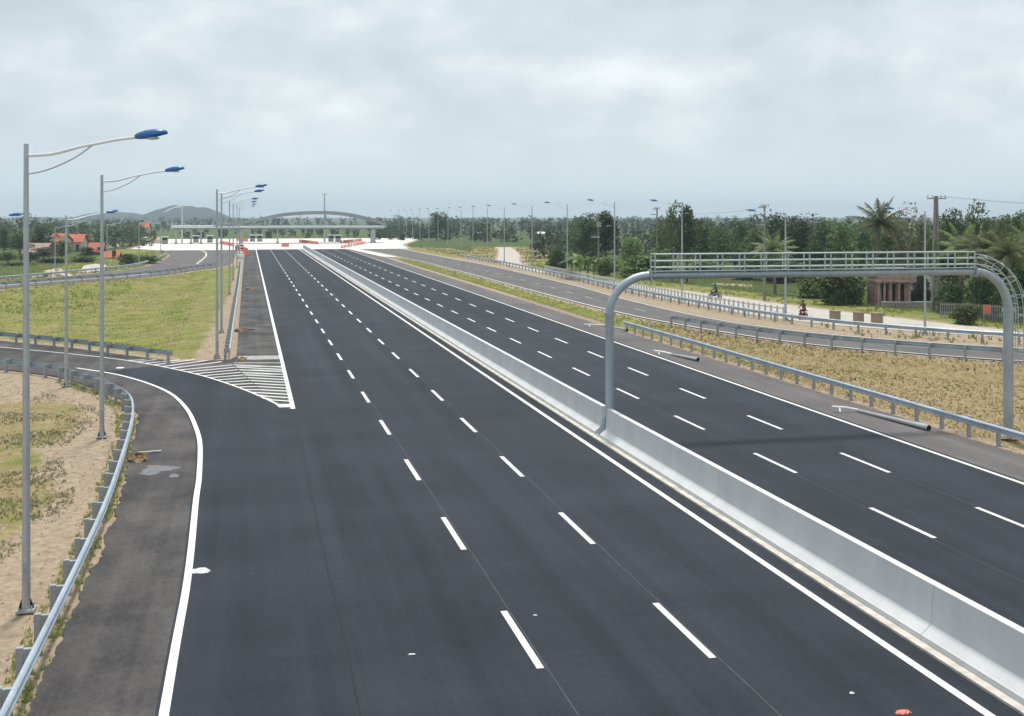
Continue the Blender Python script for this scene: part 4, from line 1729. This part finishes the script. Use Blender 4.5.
# ------------------------------------------------------------------ hills
def hills():
    for nm, px, top, wl, wr, D in (('blue_hill', 186, 205.5, 66, 58, 2100), ('low_hill', 112, 212, 58, 66, 2300), ('low_hill', 40, 217, 90, 70, 3000)):
        n, mcount = 70, 16
        vs, fs = [], []
        zt = ZT(top, D) + 3
        for j in range(mcount):
            v = j / (mcount - 1) * 2 - 1
            for i in range(n):
                u = i / (n - 1) * 2 - 1
                w = wl if u < 0 else wr
                x, y = A(px + u * w, D + v * 260)
                s = max(0, cos(u * pi / 2)) ** 1.15 * (1 - v * v)
                z = zt * s * (1 + 0.05 * sin(u * 9 + px) + 0.03 * sin(u * 23 + v * 5)) - 3
                vs.append((x, y, z))
        for j in range(mcount - 1):
            for i in range(n - 1):
                fs.append((j * n + i, j * n + i + 1, (j + 1) * n + i + 1, (j + 1) * n + i))
        mb = MB()
        mb.add(vs, fs)
        o = mb.build(nm, M['hill'], smooth=True)
        struct(o)


M['hill'] = mat('haze tinted wooded hillside', (0.014, 0.030, 0.026), 0.95, col2=(0.045, 0.062, 0.050), scale=0.02, bump=0.5, bscale=0.08)  # woodland colour turned bluer, so part of the distance haze is painted in
hills()


# ------------------------------------------------------------------ toll plaza
def toll_canopy():
    D0 = 388.0
    t = thing('toll_canopy', 'long pale toll canopy with a shallow arch over its right half', 'canopy', (0, 0, 0))
    Y0 = A(300, D0)[1]

    def X(px):
        # same plane Y = Y0, perpendicular to the road
        k = (px - 512) / FOC
        return Y0 * (k * CS + SN) / (CS - k * SN)

    def Z(px, py):
        x = X(px)
        D = Y0 * CS + x * SN
        return CAM_H - (py - HORIZON) * D / FOC
    t.location = (X(280), Y0, 0)
    ox = X(280)
    mb = MB()
    xa, xb = X(172), X(384)
    zc = Z(300, 226.5)
    mb.box(((xa + xb) / 2 - ox, 0, zc), (xb - xa, 9, 0.8))
    mb.build('roof_slab', 'canopy', t, bevel=0.08)
    mb = MB()
    mb.box(((xa + xb) / 2 - ox, 0, zc - 0.68), (xb - xa - 1, 7.4, 0.42))
    mb.build('roof_edge', 'archmat', t)
    pts = catmull([(X(p) - ox, Z(p, q)) for p, q in ((214, 225.0), (232, 223.6), (253, 220.8), (270, 217), (286, 214.4), (305, 213), (326, 212.7), (346, 214.4), (362, 217.6), (376, 221.6), (385, 225.2))], 4)
    vs, fs = [], []
    n = len(pts)
    for i, (x, z) in enumerate(pts):
        th = 0.22 + 0.36 * min(1, i / (n * 0.35))
        for yy, zz in ((-5, z + th), (5, z + th), (5, z - th), (-5, z - th)):
            vs.append((x, yy, zz))
    for i in range(n - 1):
        for k in range(4):
            fs.append((i * 4 + k, (i + 1) * 4 + k, (i + 1) * 4 + (k + 1) % 4, i * 4 + (k + 1) % 4))
    fs += [(0, 1, 2, 3), tuple((n - 1) * 4 + k for k in range(4))]
    mb = MB()
    mb.add(vs, fs)
    mb.build('arch_roof', 'archmat', t)
    for px, w in ((176, 0.5), (191, 0.5), (201, 0.5), (241, 1.0), (277.5, 0.5), (373, 1.5)):
        mb = MB()
        zt = zc - 0.6
        mb.box((X(px) - ox, 0, zt / 2), (w, w, zt))
        mb.box((X(px) - ox, 0, 0.25), (w + 0.4, w + 0.4, 0.5))
        mb.build('column', 'fence', t)
    # hangers between slab and arch
    for px in (300, 326, 350):
        mb = MB()
        za = np.interp(X(px) - ox, [p[0] for p in pts], [p[1] for p in pts])
        mb.box((X(px) - ox, 0, (zc + za) / 2), (0.35, 0.35, za - zc))
        mb.build('strut', 'canopy', t)


toll_canopy()


def booth(px, py, label, g='toll booths under the canopy'):
    x, y = G(px, py)
    t = thing('toll_booth', label, 'toll booth', (x, y, 0.006), 0, g)
    mb = MB()
    mb.box((0, 0, 0.6), (1.8, 2.6, 1.2))
    for a in (-0.84, 0.84):
        for b in (-1.24, 1.24):
            mb.box((a, b, 1.7), (0.1, 0.1, 1.0))
    mb.build('walls', 'greywall', t)
    mb = MB()
    mb.box((0, 0, 1.7), (1.66, 2.46, 1.0))
    mb.build('window', 'glass', t)
    mb = MB()
    mb.box((0, 0, 2.3), (2.3, 3.1, 0.2))
    mb.build('roof', 'white', t, bevel=0.04)


booth(196, 242.5, 'white roofed toll booth left of the lamp mast foot')
booth(259.7, 241.5, 'small dark toll booth between the first two canopy columns')
booth(252.5, 241.5, 'toll booth immediately left of the dark one')
booth(331, 241.6, 'toll booth just right of the tall grey mast')
booth(338, 241.8, 'toll booth second right of the tall grey mast')
booth(165, 244, 'toll booth at the left corner of the plaza')
booth(210, 242.5, 'toll booth behind the left lamp row')


def wb_proto():
    mb = MB()
    mb.sweep([(0, -1.0, 0), (0, 1.0, 0)], [(-0.28, 0), (-0.28, 0.18), (-0.14, 0.42), (-0.10, 1.0), (0.10, 1.0), (0.14, 0.42), (0.28, 0.18), (0.28, 0)])
    mb.box((0, 1.03, 0.5), (0.12, 0.1, 0.6))
    mb.box((0, -0.5, 1.02), (0.12, 0.2, 0.06))
    return mb.build('plastic_barrier', 'orange', bevel=0.02)


wb = wb_proto()
wused = False


def wrow(p, q, n, label, group, yawoff=0.0, sc=1.0):
    global wused
    for i in range(n):
        t = (i + 0.5) / n
        x, y = p[0] + (q[0] - p[0]) * t + random.uniform(-.15, .15), p[1] + (q[1] - p[1]) * t
        o = wb if not wused else wb.copy()
        if wused:
            COL.objects.link(o)
        wused = True
        o.location = (x, y, 0.012)
        o.scale = (sc, sc, sc)
        o.rotation_euler = (0, 0, atan2(q[1] - p[1], q[0] - p[0]) - pi / 2 + yawoff + random.uniform(-.12, .12))
        tag(o, label, 'plastic barrier', group)


wrow(G(341, 248.2), G(365, 243.8), 13, 'orange plastic barrier in the slanting row right of the median end', 'slanting row of orange barriers', 0, 0.9)
wrow(G(340, 243.2), G(362, 241.2), 8, 'orange plastic barrier in the back row under the arch', 'back row of orange barriers', 0.6, 0.95)
wrow(G(300, 242.2), G(317, 244.4), 8, 'orange plastic barrier in the short row before the median end', 'row of orange barriers before the median end', 0.5, 0.95)
wrow(G(220, 243.5), G(233, 246.2), 7, 'orange plastic barrier in the row behind the left lamps', 'row of orange barriers behind the left lamps', 0.3, 0.95)
wrow(G(238.5, 240.8), G(246, 241.6), 4, 'orange plastic barrier under the white column', 'orange barriers under the white column', 0.7, 1.0)
wrow(G(244.6, 250.5), G(247.8, 256.2), 5, 'orange plastic barrier closing the left shoulder end', 'orange barriers on the left shoulder end', 0.8, 0.8)
wrow(G(283.5, 246.8), G(286.5, 246.8), 2, 'lone orange barrier pair on the left carriageway end', 'orange barriers on the left carriageway end', 0.0, 0.95)

gw = 'white concrete blocks at the shoulder end'
for i, (px, py) in enumerate(((238.2, 258.4), (240.6, 258.6), (243.0, 258.6), (239.4, 256.0), (241.9, 256.2))):
    x, y = G(px, py)
    mb = MB()
    mb.box((0, 0, 0.42), (0.62, 1.3, 0.84))
    o = mb.build('concrete_block', 'white', bevel=0.05, loc=(x, y, 0.0))
    tag(o, 'white concrete block in the stack at the end of the left shoulder', 'block', gw)


def car(px, py, m, label, rz=0.3):
    x, y = G(px, py)
    t = thing('parked_car', label, 'car', (x, y, 0.012), rz)
    mb = MB()
    side = [(-2.1, 0.32), (-2.1, 0.85), (-1.95, 0.95), (-1.1, 1.02), (-0.55, 1.5), (1.2, 1.52), (1.9, 1.05), (2.1, 0.95), (2.1, 0.32)]
    n = len(side)
    vs = [(s * (0.86 if z < 1.1 else 0.66), yy, z) for s in (-1, 1) for yy, z in side]
    fs = [tuple(range(n)), tuple(range(2 * n - 1, n - 1, -1))] + [(i, (i + 1) % n, n + (i + 1) % n, n + i) for i in range(n)]
    mb.add(vs, fs)
    b = mb.build('body', m, t, bevel=0.05)
    mb = MB()
    mb.add([(-0.62, -1.04, 1.05), (0.62, -1.04, 1.05), (0.56, -0.6, 1.46), (-0.56, -0.6, 1.46)], [(0, 1, 2, 3)])
    for v in range(len(mb.v)):
        x_, y_, z_ = mb.v[v]
        mb.v[v] = (x_, y_ - 0.04, z_ + 0.03)
    mb.build('windscreen', 'glass', t)
    for s in (-1, 1):
        mb = MB()
        mb.add([(s * 0.80, -0.85, 1.08), (s * 0.80, 1.55, 1.1), (s * 0.69, 1.15, 1.45), (s * 0.69, -0.5, 1.45)], [(0, 1, 2, 3)])
        mb.build('side_window', 'glass', t)
        for yy in (-1.3, 1.3):
            mb = MB()
            mb.tube([(s * 0.72, yy, 0.32), (s * 0.90, yy, 0.32)], 0.32, 14)
            w = mb.build('wheel', 'rubber', t)
            mb = MB()
            mb.tube([(s * 0.88, yy, 0.32), (s * 0.915, yy, 0.32)], 0.19, 12)
            mb.build('rim', 'chrome', w)
        mb = MB()
        mb.box((s * 0.6, -2.1, 0.75), (0.3, 0.06, 0.14))
        mb.build('headlight', 'lens', t)


car(240.3, 250.2, 'redcar', 'dark red car parked at the end of the left shoulder')


# ------------------------------------------------------------------ houses
def house(px, D, wpx, eave, ridge, roofm, wallm, label, rz=0.0, depth=6.0, name='house', pillars=0):
    x, y, z = Ag(px, D)
    w = wpx * D / FOC
    he, hr = ZT(eave, D) - z, ZT(ridge, D) - z
    t = thing(name, label, 'house', (x, y, z), rz - YAW)
    mb = MB()
    wd, dp = w / 2 - 0.25, depth / 2 - 0.25
    mb.box((0, 0.001, he / 2 - 0.2), (2 * wd, 2 * dp, he + 0.4))
    for s in (-1, 1):
        mb.add([(s * wd, -dp, he), (s * wd, dp, he), (s * wd, 0, hr - 0.25), (s * (wd - 0.2), -dp, he), (s * (wd - 0.2), dp, he), (s * (wd - 0.2), 0, hr - 0.25)],
               [(0, 1, 2), (5, 4, 3), (0, 3, 4, 1), (1, 4, 5, 2), (2, 5, 3, 0)])
    mb.build('wall', wallm, t)
    mb = MB()
    e = depth / 2 + 0.35
    for s in (-1, 1):
        zz = he - 0.35 * (hr - he) / (depth / 2)
        mb.add([(-w / 2 - 0.3, s * e, zz), (w / 2 + 0.3, s * e, zz), (w / 2 + 0.3, 0, hr), (-w / 2 - 0.3, 0, hr),
                (-w / 2 - 0.3, s * e, zz + 0.14), (w / 2 + 0.3, s * e, zz + 0.14), (w / 2 + 0.3, 0, hr + 0.14), (-w / 2 - 0.3, 0, hr + 0.14)],
               [(0, 1, 2, 3), (4, 5, 6, 7), (0, 1, 5, 4), (1, 2, 6, 5), (3, 0, 4, 7)])
    mb.build('roof', roofm, t)
    k = max(2, int(w / 2.6))
    for i in range(k):
        xx = -w / 2 + w * (i + 0.5) / k
        mb = MB()
        if i == k // 2:
            mb.box((xx, -dp - 0.02, 1.0), (0.95, 0.06, 2.0))
            mb.build('door', 'dark', t)
        else:
            mb.box((xx, -dp - 0.02, min(1.5, he * 0.55)), (0.9, 0.05, min(1.0, he * 0.4)))
            f = mb.build('window', 'fence', t)
            mb = MB()
            mb.box((xx, -dp - 0.055, min(1.5, he * 0.55)), (0.74, 0.03, min(0.84, he * 0.34)))
            mb.build('pane', 'glass', f)
    return t


house(76, 330, 18, 241.5, 234.5, 'tile', 'cream', 'farmhouse with the broadest red tile roof in the village', 0.05)
house(60, 325, 14, 241.5, 233.8, 'tile', 'cream', 'red-roofed house adjoining the broad red roof on its left', -0.3, 7)
house(46.5, 320, 6, 240, 233.5, 'greyroof', 'greywall', 'small grey gabled house left of the red roofs', 0.6, 4)
house(97, 300, 13, 251, 243, 'tile', 'pinkwall', 'small house with a red hipped-looking roof nearest the tan field', 0.2, 5)
house(40, 290, 22, 252, 243.5, 'pinkwall', 'pinkwall', 'low brown tumbledown shed behind the first lamp pole', -0.15, 6)
house(112, 275, 15, 257, 252, 'tile', 'pinkwall', 'low reddish shed in front of the tan field', 0.1, 4)
house(145, 520, 9, 227.5, 223, 'tile', 'cream', 'far orange-roofed house below the gap between the two hills', 0.1, 7)
house(480, 470, 4, 233.5, 232, 'white', 'cream', 'far white-roofed house in the trees, left of the cream track', 0.1, 4)
house(541, 420, 6, 233.8, 232.2, 'white', 'cream', 'far bright white roof among trees behind the banana plants', 0.1, 4)


def pillar_house():
    x, y, z = Gg(894, 306)
    t = thing('pillared_house', 'small weathered pink house with pillars under the gantry beam', 'house', (x, y, z), -YAW)
    D = 119
    k = D / FOC
    w, hh = 35 * k, 29 * k
    mb = MB()
    mb.box((0, 1.9, hh / 2 - 0.1), (w, 2.8, hh + 0.2))
    mb.build('wall', 'pinkwall', t)
    mb = MB()
    for px in (-8, 0, 9):
        mb.box((px * k, 0.49, hh * 0.40), (0.6, 0.05, hh * 0.72))
    mb.build('doorway_shade', 'black', t)  # black panels on a solid wall paint the unlit inside of openings
    mb = MB()
    for px in (-16.5, -10.5, -4.2, 4.2, 14.5):
        mb.tube([(px * k, -0.3, 0), (px * k, -0.3, hh * 0.84)], 0.13, 10)
        mb.box((px * k, -0.3, hh * 0.80), (0.36, 0.36, 0.14))
    mb.build('pillars', 'pinkwall', t)
    mb = MB()
    mb.box((0, 0.8, hh * 0.90), (w + 0.5, 3.2, 0.35))
    mb.build('cornice', 'pinkwall', t)
    mb = MB()
    mb.box((0, 0.8, hh * 1.02), (w + 0.2, 3.0, 0.3))
    mb.build('parapet', 'pinkwall', t)
    mb = MB()
    mb.box((0, 0.6, -0.02), (w + 0.6, 3.0, 0.25))
    mb.build('plinth', 'pinkwall', t)
    mb = MB()
    mb.add([(-w / 2 - 0.4, -0.7, hh * 1.06), (w / 2 + 0.4, -0.7, hh * 1.06), (w / 2 + 0.4, 3.5, hh * 1.06), (-w / 2 - 0.4, 3.5, hh * 1.06), (-w * 0.4, 1.4, hh * 1.35), (w * 0.4, 1.4, hh * 1.35)],
           [(0, 1, 5, 4), (1, 2, 5), (2, 3, 4, 5), (3, 0, 4), (3, 2, 1, 0)])
    mb.build('roof', 'greyroof', t)


pillar_house()
house(916, 126, 18, 287, 274, 'greyroof', 'greywall', 'dark grey roofed outbuilding right of the pink pillared house', 0.0, 3.5)


def low_wall():
    a, b = Gg(882, 307), Gg(940, 307)
    t = thing('yard_wall', 'low pale yard wall in front of the pink pillared house', 'wall', a)
    mb = MB()
    mb.sweep([(0, 0, -0.3), (b[0] - a[0], b[1] - a[1], b[2] - a[2] - 0.3)], [(-0.08, 0), (-0.08, 0.75), (0.08, 0.75), (0.08, 0)])
    mb.build('panel', 'greywall', t)
    mb = MB()
    mb.sweep([(0, 0, 0.46), (b[0] - a[0], b[1] - a[1], b[2] - a[2] + 0.46)], [(-0.14, 0), (-0.14, 0.12), (0.14, 0.12), (0.14, 0)])
    mb.build('coping', 'fence', t)
    # picket-like grey fence further right
    a, b = Gg(940, 318), Gg(1030, 323)
    t = thing('picket_fence', 'grey picket fence behind the pale round shrub', 'fence', a)
    n = 40
    mb = MB()
    for h in (0.5, 1.25):
        mb.sweep([(0, 0, h), (b[0] - a[0], b[1] - a[1], b[2] - a[2] + h)], [(-0.03, 0), (-0.03, 0.08), (0.03, 0.08), (0.03, 0)])
    mb.build('fence_rail', 'greywall', t)
    for i in range(n):
        q = i / (n - 1)
        mb = MB()
        mb.box(((b[0] - a[0]) * q, (b[1] - a[1]) * q - 0.05, (b[2] - a[2]) * q + 0.7), (0.1, 0.03, 1.5))
        mb.build('picket', 'greywall', t)


low_wall()


# ------------------------------------------------------------------ utility poles and wires
def upole(px, D, top, label, kind):
    x, y, z = Ag(px, D)
    H = ZT(top, D) - z
    t = thing('utility_pole', label, 'utility pole', (x, y, z), -YAW)
    mb = MB()
    if kind == 'twin':
        for s in (-1, 1):
            mb.tube([(s * 0.30, 0, -0.2), (s * 0.10, 0, H)], [0.2, 0.11], 10)
        mb.build('pole', 'pole_conc', t, smooth=True)
        for zz in (0.35, 0.62):
            mb = MB()
            mb.box((0, 0, H * zz), (0.6, 0.16, 0.2))
            mb.build('tie_beam', 'pole_conc', t)
    else:
        mb.tube([(0, 0, -0.2), (0, 0, H)], [0.17, 0.10], 10)
        mb.build('pole', 'pole_conc', t, smooth=True)
    mb = MB()
    w = 2.1 if kind != 'twin' else 1.9
    if kind == 'bracket':
        w = 0.9
    mb.box((-0.3 if kind == 'bracket' else 0, -0.14, H - 0.25), (w, 0.1, 0.12))
    if kind == 'bracket':
        mb.box((-0.5, -0.14, H - 1.1), (1.1, 0.1, 0.12))
        mb.box((-0.5, -0.14, H - 2.2), (1.1, 0.1, 0.12))
    c = mb.build('crossarm', 'post', t)
    for k in (-0.9, -0.45, 0.45, 0.9):
        mb = MB()
        mb.tube([(k * w / 2, -0.14, H - 0.19), (k * w / 2, -0.14, H + 0.12)], [0.05, 0.03], 8)
        mb.build('insulator', 'greywall', c)
    if kind == 'gear':
        mb = MB()
        mb.box((0.05, -0.3, H * 0.80), (0.75, 0.5, 0.8))
        mb.build('transformer', 'greywall', t, bevel=0.04)
        mb = MB()
        mb.box((-0.5, -0.25, H * 0.60), (1.4, 0.3, 0.25))
        mb.build('platform', 'post', t)
    return (x, y, z + H)


pt = upole(936, 114, 196, 'twin-legged concrete utility pole with a crossarm, right of the pink house', 'twin')
p2 = upole(598.5, 186, 212.5, 'small utility pole with a transformer in front of the dark trees', 'gear')
p3 = upole(657, 180, 207.5, 'utility pole with side brackets left of the two-headed tree', 'bracket')
p4 = upole(764.5, 128, 205, 'slender utility pole with brackets just left of the mid gantry lamp', 'bracket')
wt = thing('power_lines', 'thin overhead wires running right from the twin concrete pole', 'wires', pt)
for k in (-0.8, 0, 0.8):
    mb = MB()
    ex, ey = A(1330, 100)
    e = (ex - pt[0], ey - pt[1], -0.6)
    mb.tube([(e[0] * t, e[1] * t + k, e[2] * t - 4 * 0.8 * t * (1 - t)) for t in np.linspace(0, 1, 14)], 0.006, 5)
    mb.build('wire', 'dark', wt)
wt = thing('power_lines', 'thin overhead wires sagging between the bracket pole and the slender pole', 'wires', p4)
for k in (-0.6, 0.6):
    mb = MB()
    e = tuple(p3[i] - p4[i] for i in range(3))
    mb.tube([(e[0] * t, e[1] * t + k, e[2] * t - 0.25 - 4 * 0.7 * t * (1 - t)) for t in np.linspace(0, 1, 14)], 0.006, 5)
    mb.build('wire', 'dark', wt)


# ------------------------------------------------------------------ motorbikes and riders
def rider(name_label, bike_label, px, py, heading, shirt, bodym='dark'):
    x, y = G(px, py)
    t = thing('motorbike', bike_label, 'motorbike', (x, y, -0.02), heading, 'motorbikes on the dirt path')
    mb = MB()
    for yy in (-0.62, 0.62):
        w = MB()
        ring = [(0, yy + 0.25 * cos(a), 0.29 + 0.25 * sin(a)) for a in np.linspace(0, 2 * pi, 17)]
        w.tube(ring, 0.045, 8)
        o = w.build('wheel', 'rubber', t)
        r_ = MB()
        r_.tube([(-0.03, yy, 0.29), (0.03, yy, 0.29)], 0.17, 12)
        r_.build('rim', 'chrome', o)
    mb.tube([(0, -0.62, 0.29), (0, -0.35, 0.55), (0, 0.1, 0.42), (0, 0.4, 0.62), (0, 0.5, 0.95)], [0.05, 0.09, 0.12, 0.09, 0.05], 8)
    mb.tube([(0, 0.62, 0.29), (0, 0.48, 0.92)], 0.04, 8)
    mb.build('body', bodym, t, smooth=True)
    mb = MB()
    mb.box((0, -0.3, 0.74), (0.26, 0.75, 0.10))
    mb.build('seat', 'dark', t, bevel=0.03)
    mb = MB()
    mb.tube([(-0.33, 0.38, 1.0), (0, 0.48, 0.97), (0.33, 0.38, 1.0)], 0.02, 6)
    mb.build('handlebar', 'chrome', t)
    # rider: one skinned body
    J = [((0, -0.22, 0.84), .15), ((0, -0.20, 1.05), .15), ((0, -0.10, 1.30), .165), ((0, -0.06, 1.42), .07), ((0, -0.03, 1.50), .06), ((0, 0.0, 1.60), .105), ((0, 0.0, 1.68), .085),
         ((-0.19, -0.08, 1.36), .065), ((-0.27, 0.08, 1.14), .048), ((-0.30, 0.34, 1.03), .038), ((0.19, -0.08, 1.36), .065), ((0.27, 0.08, 1.14), .048), ((0.30, 0.34, 1.03), .038),
         ((-0.13, -0.18, 0.82), .10), ((-0.20, 0.22, 0.76), .075), ((-0.18, 0.12, 0.36), .05), ((-0.18, 0.27, 0.30), .04), ((0.13, -0.18, 0.82), .10), ((0.20, 0.22, 0.76), .075), ((0.18, 0.12, 0.36), .05), ((0.18, 0.27, 0.30), .04)]
    E_ = [(0, 1), (1, 2), (2, 3), (3, 4), (4, 5), (5, 6), (2, 7), (7, 8), (8, 9), (2, 10), (10, 11), (11, 12), (0, 13), (13, 14), (14, 15), (15, 16), (0, 17), (17, 18), (18, 19), (19, 20)]
    me = bpy.data.meshes.new('person')
    me.from_pydata([j[0] for j in J], E_, [])
    o = bpy.data.objects.new('person', me)
    COL.objects.link(o)
    o.location = (x, y, -0.02)
    o.rotation_euler = (0, 0, heading)
    sk = o.modifiers.new('skin', 'SKIN')
    for i, v in enumerate(me.skin_vertices[0].data):
        v.radius = (J[i][1], J[i][1])
        v.use_root = i == 0
    sb = o.modifiers.new('sub', 'SUBSURF')
    sb.levels = sb.render_levels = 1
    me.materials.append(M[shirt])
    tag(o, name_label, 'person', 'motorbike riders')
    hm = MB()
    hm.blob((0, 0.0, 1.66), (0.135, 0.15, 0.12), amp=0.0, nu=12, nv=8, zmin=-0.3)
    hm.build('helmet', 'dark', o, smooth=True)


rider('rider in a dark red shirt near the brown brick blocks', 'motorbike on the dirt path left of the brown brick blocks', 803, 319, 2.2, 'shirt_red', 'redcar')
rider('rider in dark clothes seen above the white fence', 'motorbike on the dirt path seen through the white fence below the beam', 715, 299, 0.6, 'shirt_dark')

# orange sign board near the right gantry column
x, y, z = Gg(987, 321)
t = thing('warning_board', 'small orange board on a post, right of the pale round shrub', 'sign', (x, y, z), -YAW)
mb = MB()
mb.box((0, 0, 1.05), (0.75, 0.04, 0.8))
mb.build('panel', 'orange', t, bevel=0.01)
mb = MB()
mb.tube([(-0.25, 0.05, -0.1), (-0.25, 0.05, 1.3)], 0.03, 8)
mb.tube([(0.25, 0.05, -0.1), (0.25, 0.05, 1.3)], 0.03, 8)
mb.build('stand', 'post', t)


# ------------------------------------------------------------------ heaps, litter
def heap(name, px, py, r, m, label, seed, cat='heap', z=None):
    x, y, z0 = Gg(px, py)
    mb = MB()
    mb.blob((0, 0, 0), r, seed, 0.3, 16, 8, 0.0)
    rr = random.Random(seed)
    for _ in range(7):
        a, d = rr.uniform(0, 6.28), rr.uniform(0.5, 1.1)
        s = rr.uniform(0.12, 0.3) * min(r)
        mb.blob((r[0] * d * cos(a), r[1] * d * sin(a), s * 0.4), (s, s, s * 0.8), seed + _, 0.3, 8, 5)
    o = mb.build(name, m, loc=(x, y, (z0 if z is None else z)))
    return tag(o, label, cat)


heap('soil_heap', 137, 462, (0.42, 0.30, 0.26), 'soilpile', 'small brown soil heap against the near left guardrail', 4, z=0.0)
heap('rubble_heap', 600, 270, (1.5, 1.0, 0.7), 'sand', 'pale rubble heap beside the banana plants', 5)
heap('soil_heap', 242, 360.5, (0.42, 0.35, 0.16), 'soilpile', 'dark soil heap at the top corner of the striped gore', 6, z=0.0)
heap('sand_mound', 152, 243.5, (3.6, 3.2, 2.2), 'sand', 'sandy mound at the left corner of the plaza', 8)
heap('soil_heap', 241, 331.5, (0.5, 0.5, 0.25), 'soilpile', 'soil heap on the left shoulder halfway along the straight guardrail', 10, z=0.0)
heap('soil_heap', 249.5, 290, (0.6, 0.5, 0.25), 'soilpile', 'soil heap far along the left shoulder', 11, z=0.0)
heap('sand_heap', 55, 276, (2.2, 2.0, 0.9), 'sand', 'sand heap beyond the slip road near the village lane', 12)
x, y = G(246, 330)
mb = MB()
mb.tube([(-0.6, 0, 0.05), (0.7, -0.5, 0.07)], 0.045, 7)
tag(mb.build('stick', 'bark', loc=(x, y, 0.0)), 'broken stick lying on the left shoulder', 'stick')


def crumple(name, px, py, sx, sy, h, m, label, seed, cat):
    x, y = G(px, py)
    rr = random.Random(seed)
    n = 7
    vs, fs = [], []
    for j in range(n):
        for i in range(n):
            u, v = i / (n - 1) * 2 - 1, j / (n - 1) * 2 - 1
            k = 1 - 0.25 * abs(u * v)
            e = max(abs(u), abs(v))
            vs.append((u * sx / 2 * k + rr.uniform(-.02, .02), v * sy / 2 * k + rr.uniform(-.02, .02), 0.014 + h * (1 - e ** 3) * rr.uniform(0.3, 1)))
    for j in range(n - 1):
        for i in range(n - 1):
            fs.append((j * n + i, j * n + i + 1, (j + 1) * n + i + 1, (j + 1) * n + i))
    mb = MB()
    mb.add(vs, fs)
    o = mb.build(name, m, loc=(x, y, 0))
    return tag(o, label, cat)


crumple('plastic_bag', 200, 572, 0.55, 0.34, 0.10, 'white', 'white plastic bag lying beside the curved white line', 1, 'litter')
crumple('plastic_wrapper', 903, 713, 0.34, 0.18, 0.06, 'orange', 'red wrapper lying on the road at the bottom right', 2, 'litter')
crumple('paper_scrap', 535, 616, 0.08, 0.08, 0.03, 'white', 'tiny pale scrap between the two dashed lanes', 3, 'litter')
crumple('paper_scrap', 120, 368, 0.5, 0.55, 0.04, 'white', 'pale sheet lying in the mouth of the exit ramp', 5, 'litter')
crumple('paper_scrap', 411, 655, 0.16, 0.05, 0.02, 'white', 'thin pale scrap in the lower left lane', 6, 'litter')
crumple('paper_scrap', 852, 694, 0.10, 0.06, 0.03, 'white', 'small white scrap near the inner white line', 7, 'litter')
x, y = G(149, 453)
mb = MB()
mb.box((0, 0, 0.04), (0.95, 0.10, 0.05), 0.2)
tag(mb.build('plank', 'fence', loc=(x, y, 0.01)), 'pale plank lying by the small soil heap', 'plank')
# dried cement spill on the old shoulder
mb = MB()
rr = random.Random(9)
for (px, py, a, b) in ((160, 469, 0.75, 0.32), (168, 468, 0.45, 0.22), (149, 473, 0.40, 0.2), (174, 476, 0.22, 0.18), (153, 466, 0.28, 0.1)):
    cx, cy = G(px, py)
    n = 18
    mb.add([(cx + a * cos(2 * pi * k / n) * rr.uniform(0.6, 1.1), cy + b * 2 * sin(2 * pi * k / n) * rr.uniform(0.6, 1.1), 0.005 + px * 1e-5) for k in range(n)], [tuple(range(n))])
struct(mb.build('cement_spill', mat('dried cement', (0.16, 0.16, 0.165), 0.9, var=0.4, scale=5)))

# ------------------------------------------------------------------ haze
mb = MB()
mb.box((0, 2400, 25), (9800, 5200, 70))
hz = mb.build('haze', 'white')
hz.data.materials.clear()
hm = bpy.data.materials.new('haze air')
hm.use_nodes = True
nt = hm.node_tree
nt.nodes.clear()
out = nt.nodes.new('ShaderNodeOutputMaterial')
pv = nt.nodes.new('ShaderNodeVolumePrincipled')
pv.inputs['Color'].default_value = (0.74, 0.89, 1.0, 1)
pv.inputs['Density'].default_value = 0.00024
pv.inputs['Anisotropy'].default_value = 0.0
nt.links.new(pv.outputs[0], out.inputs['Volume'])
hz.data.materials.append(hm)
hz['kind'] = 'stuff'
hz['label'] = 'thin pale haze over the plain'
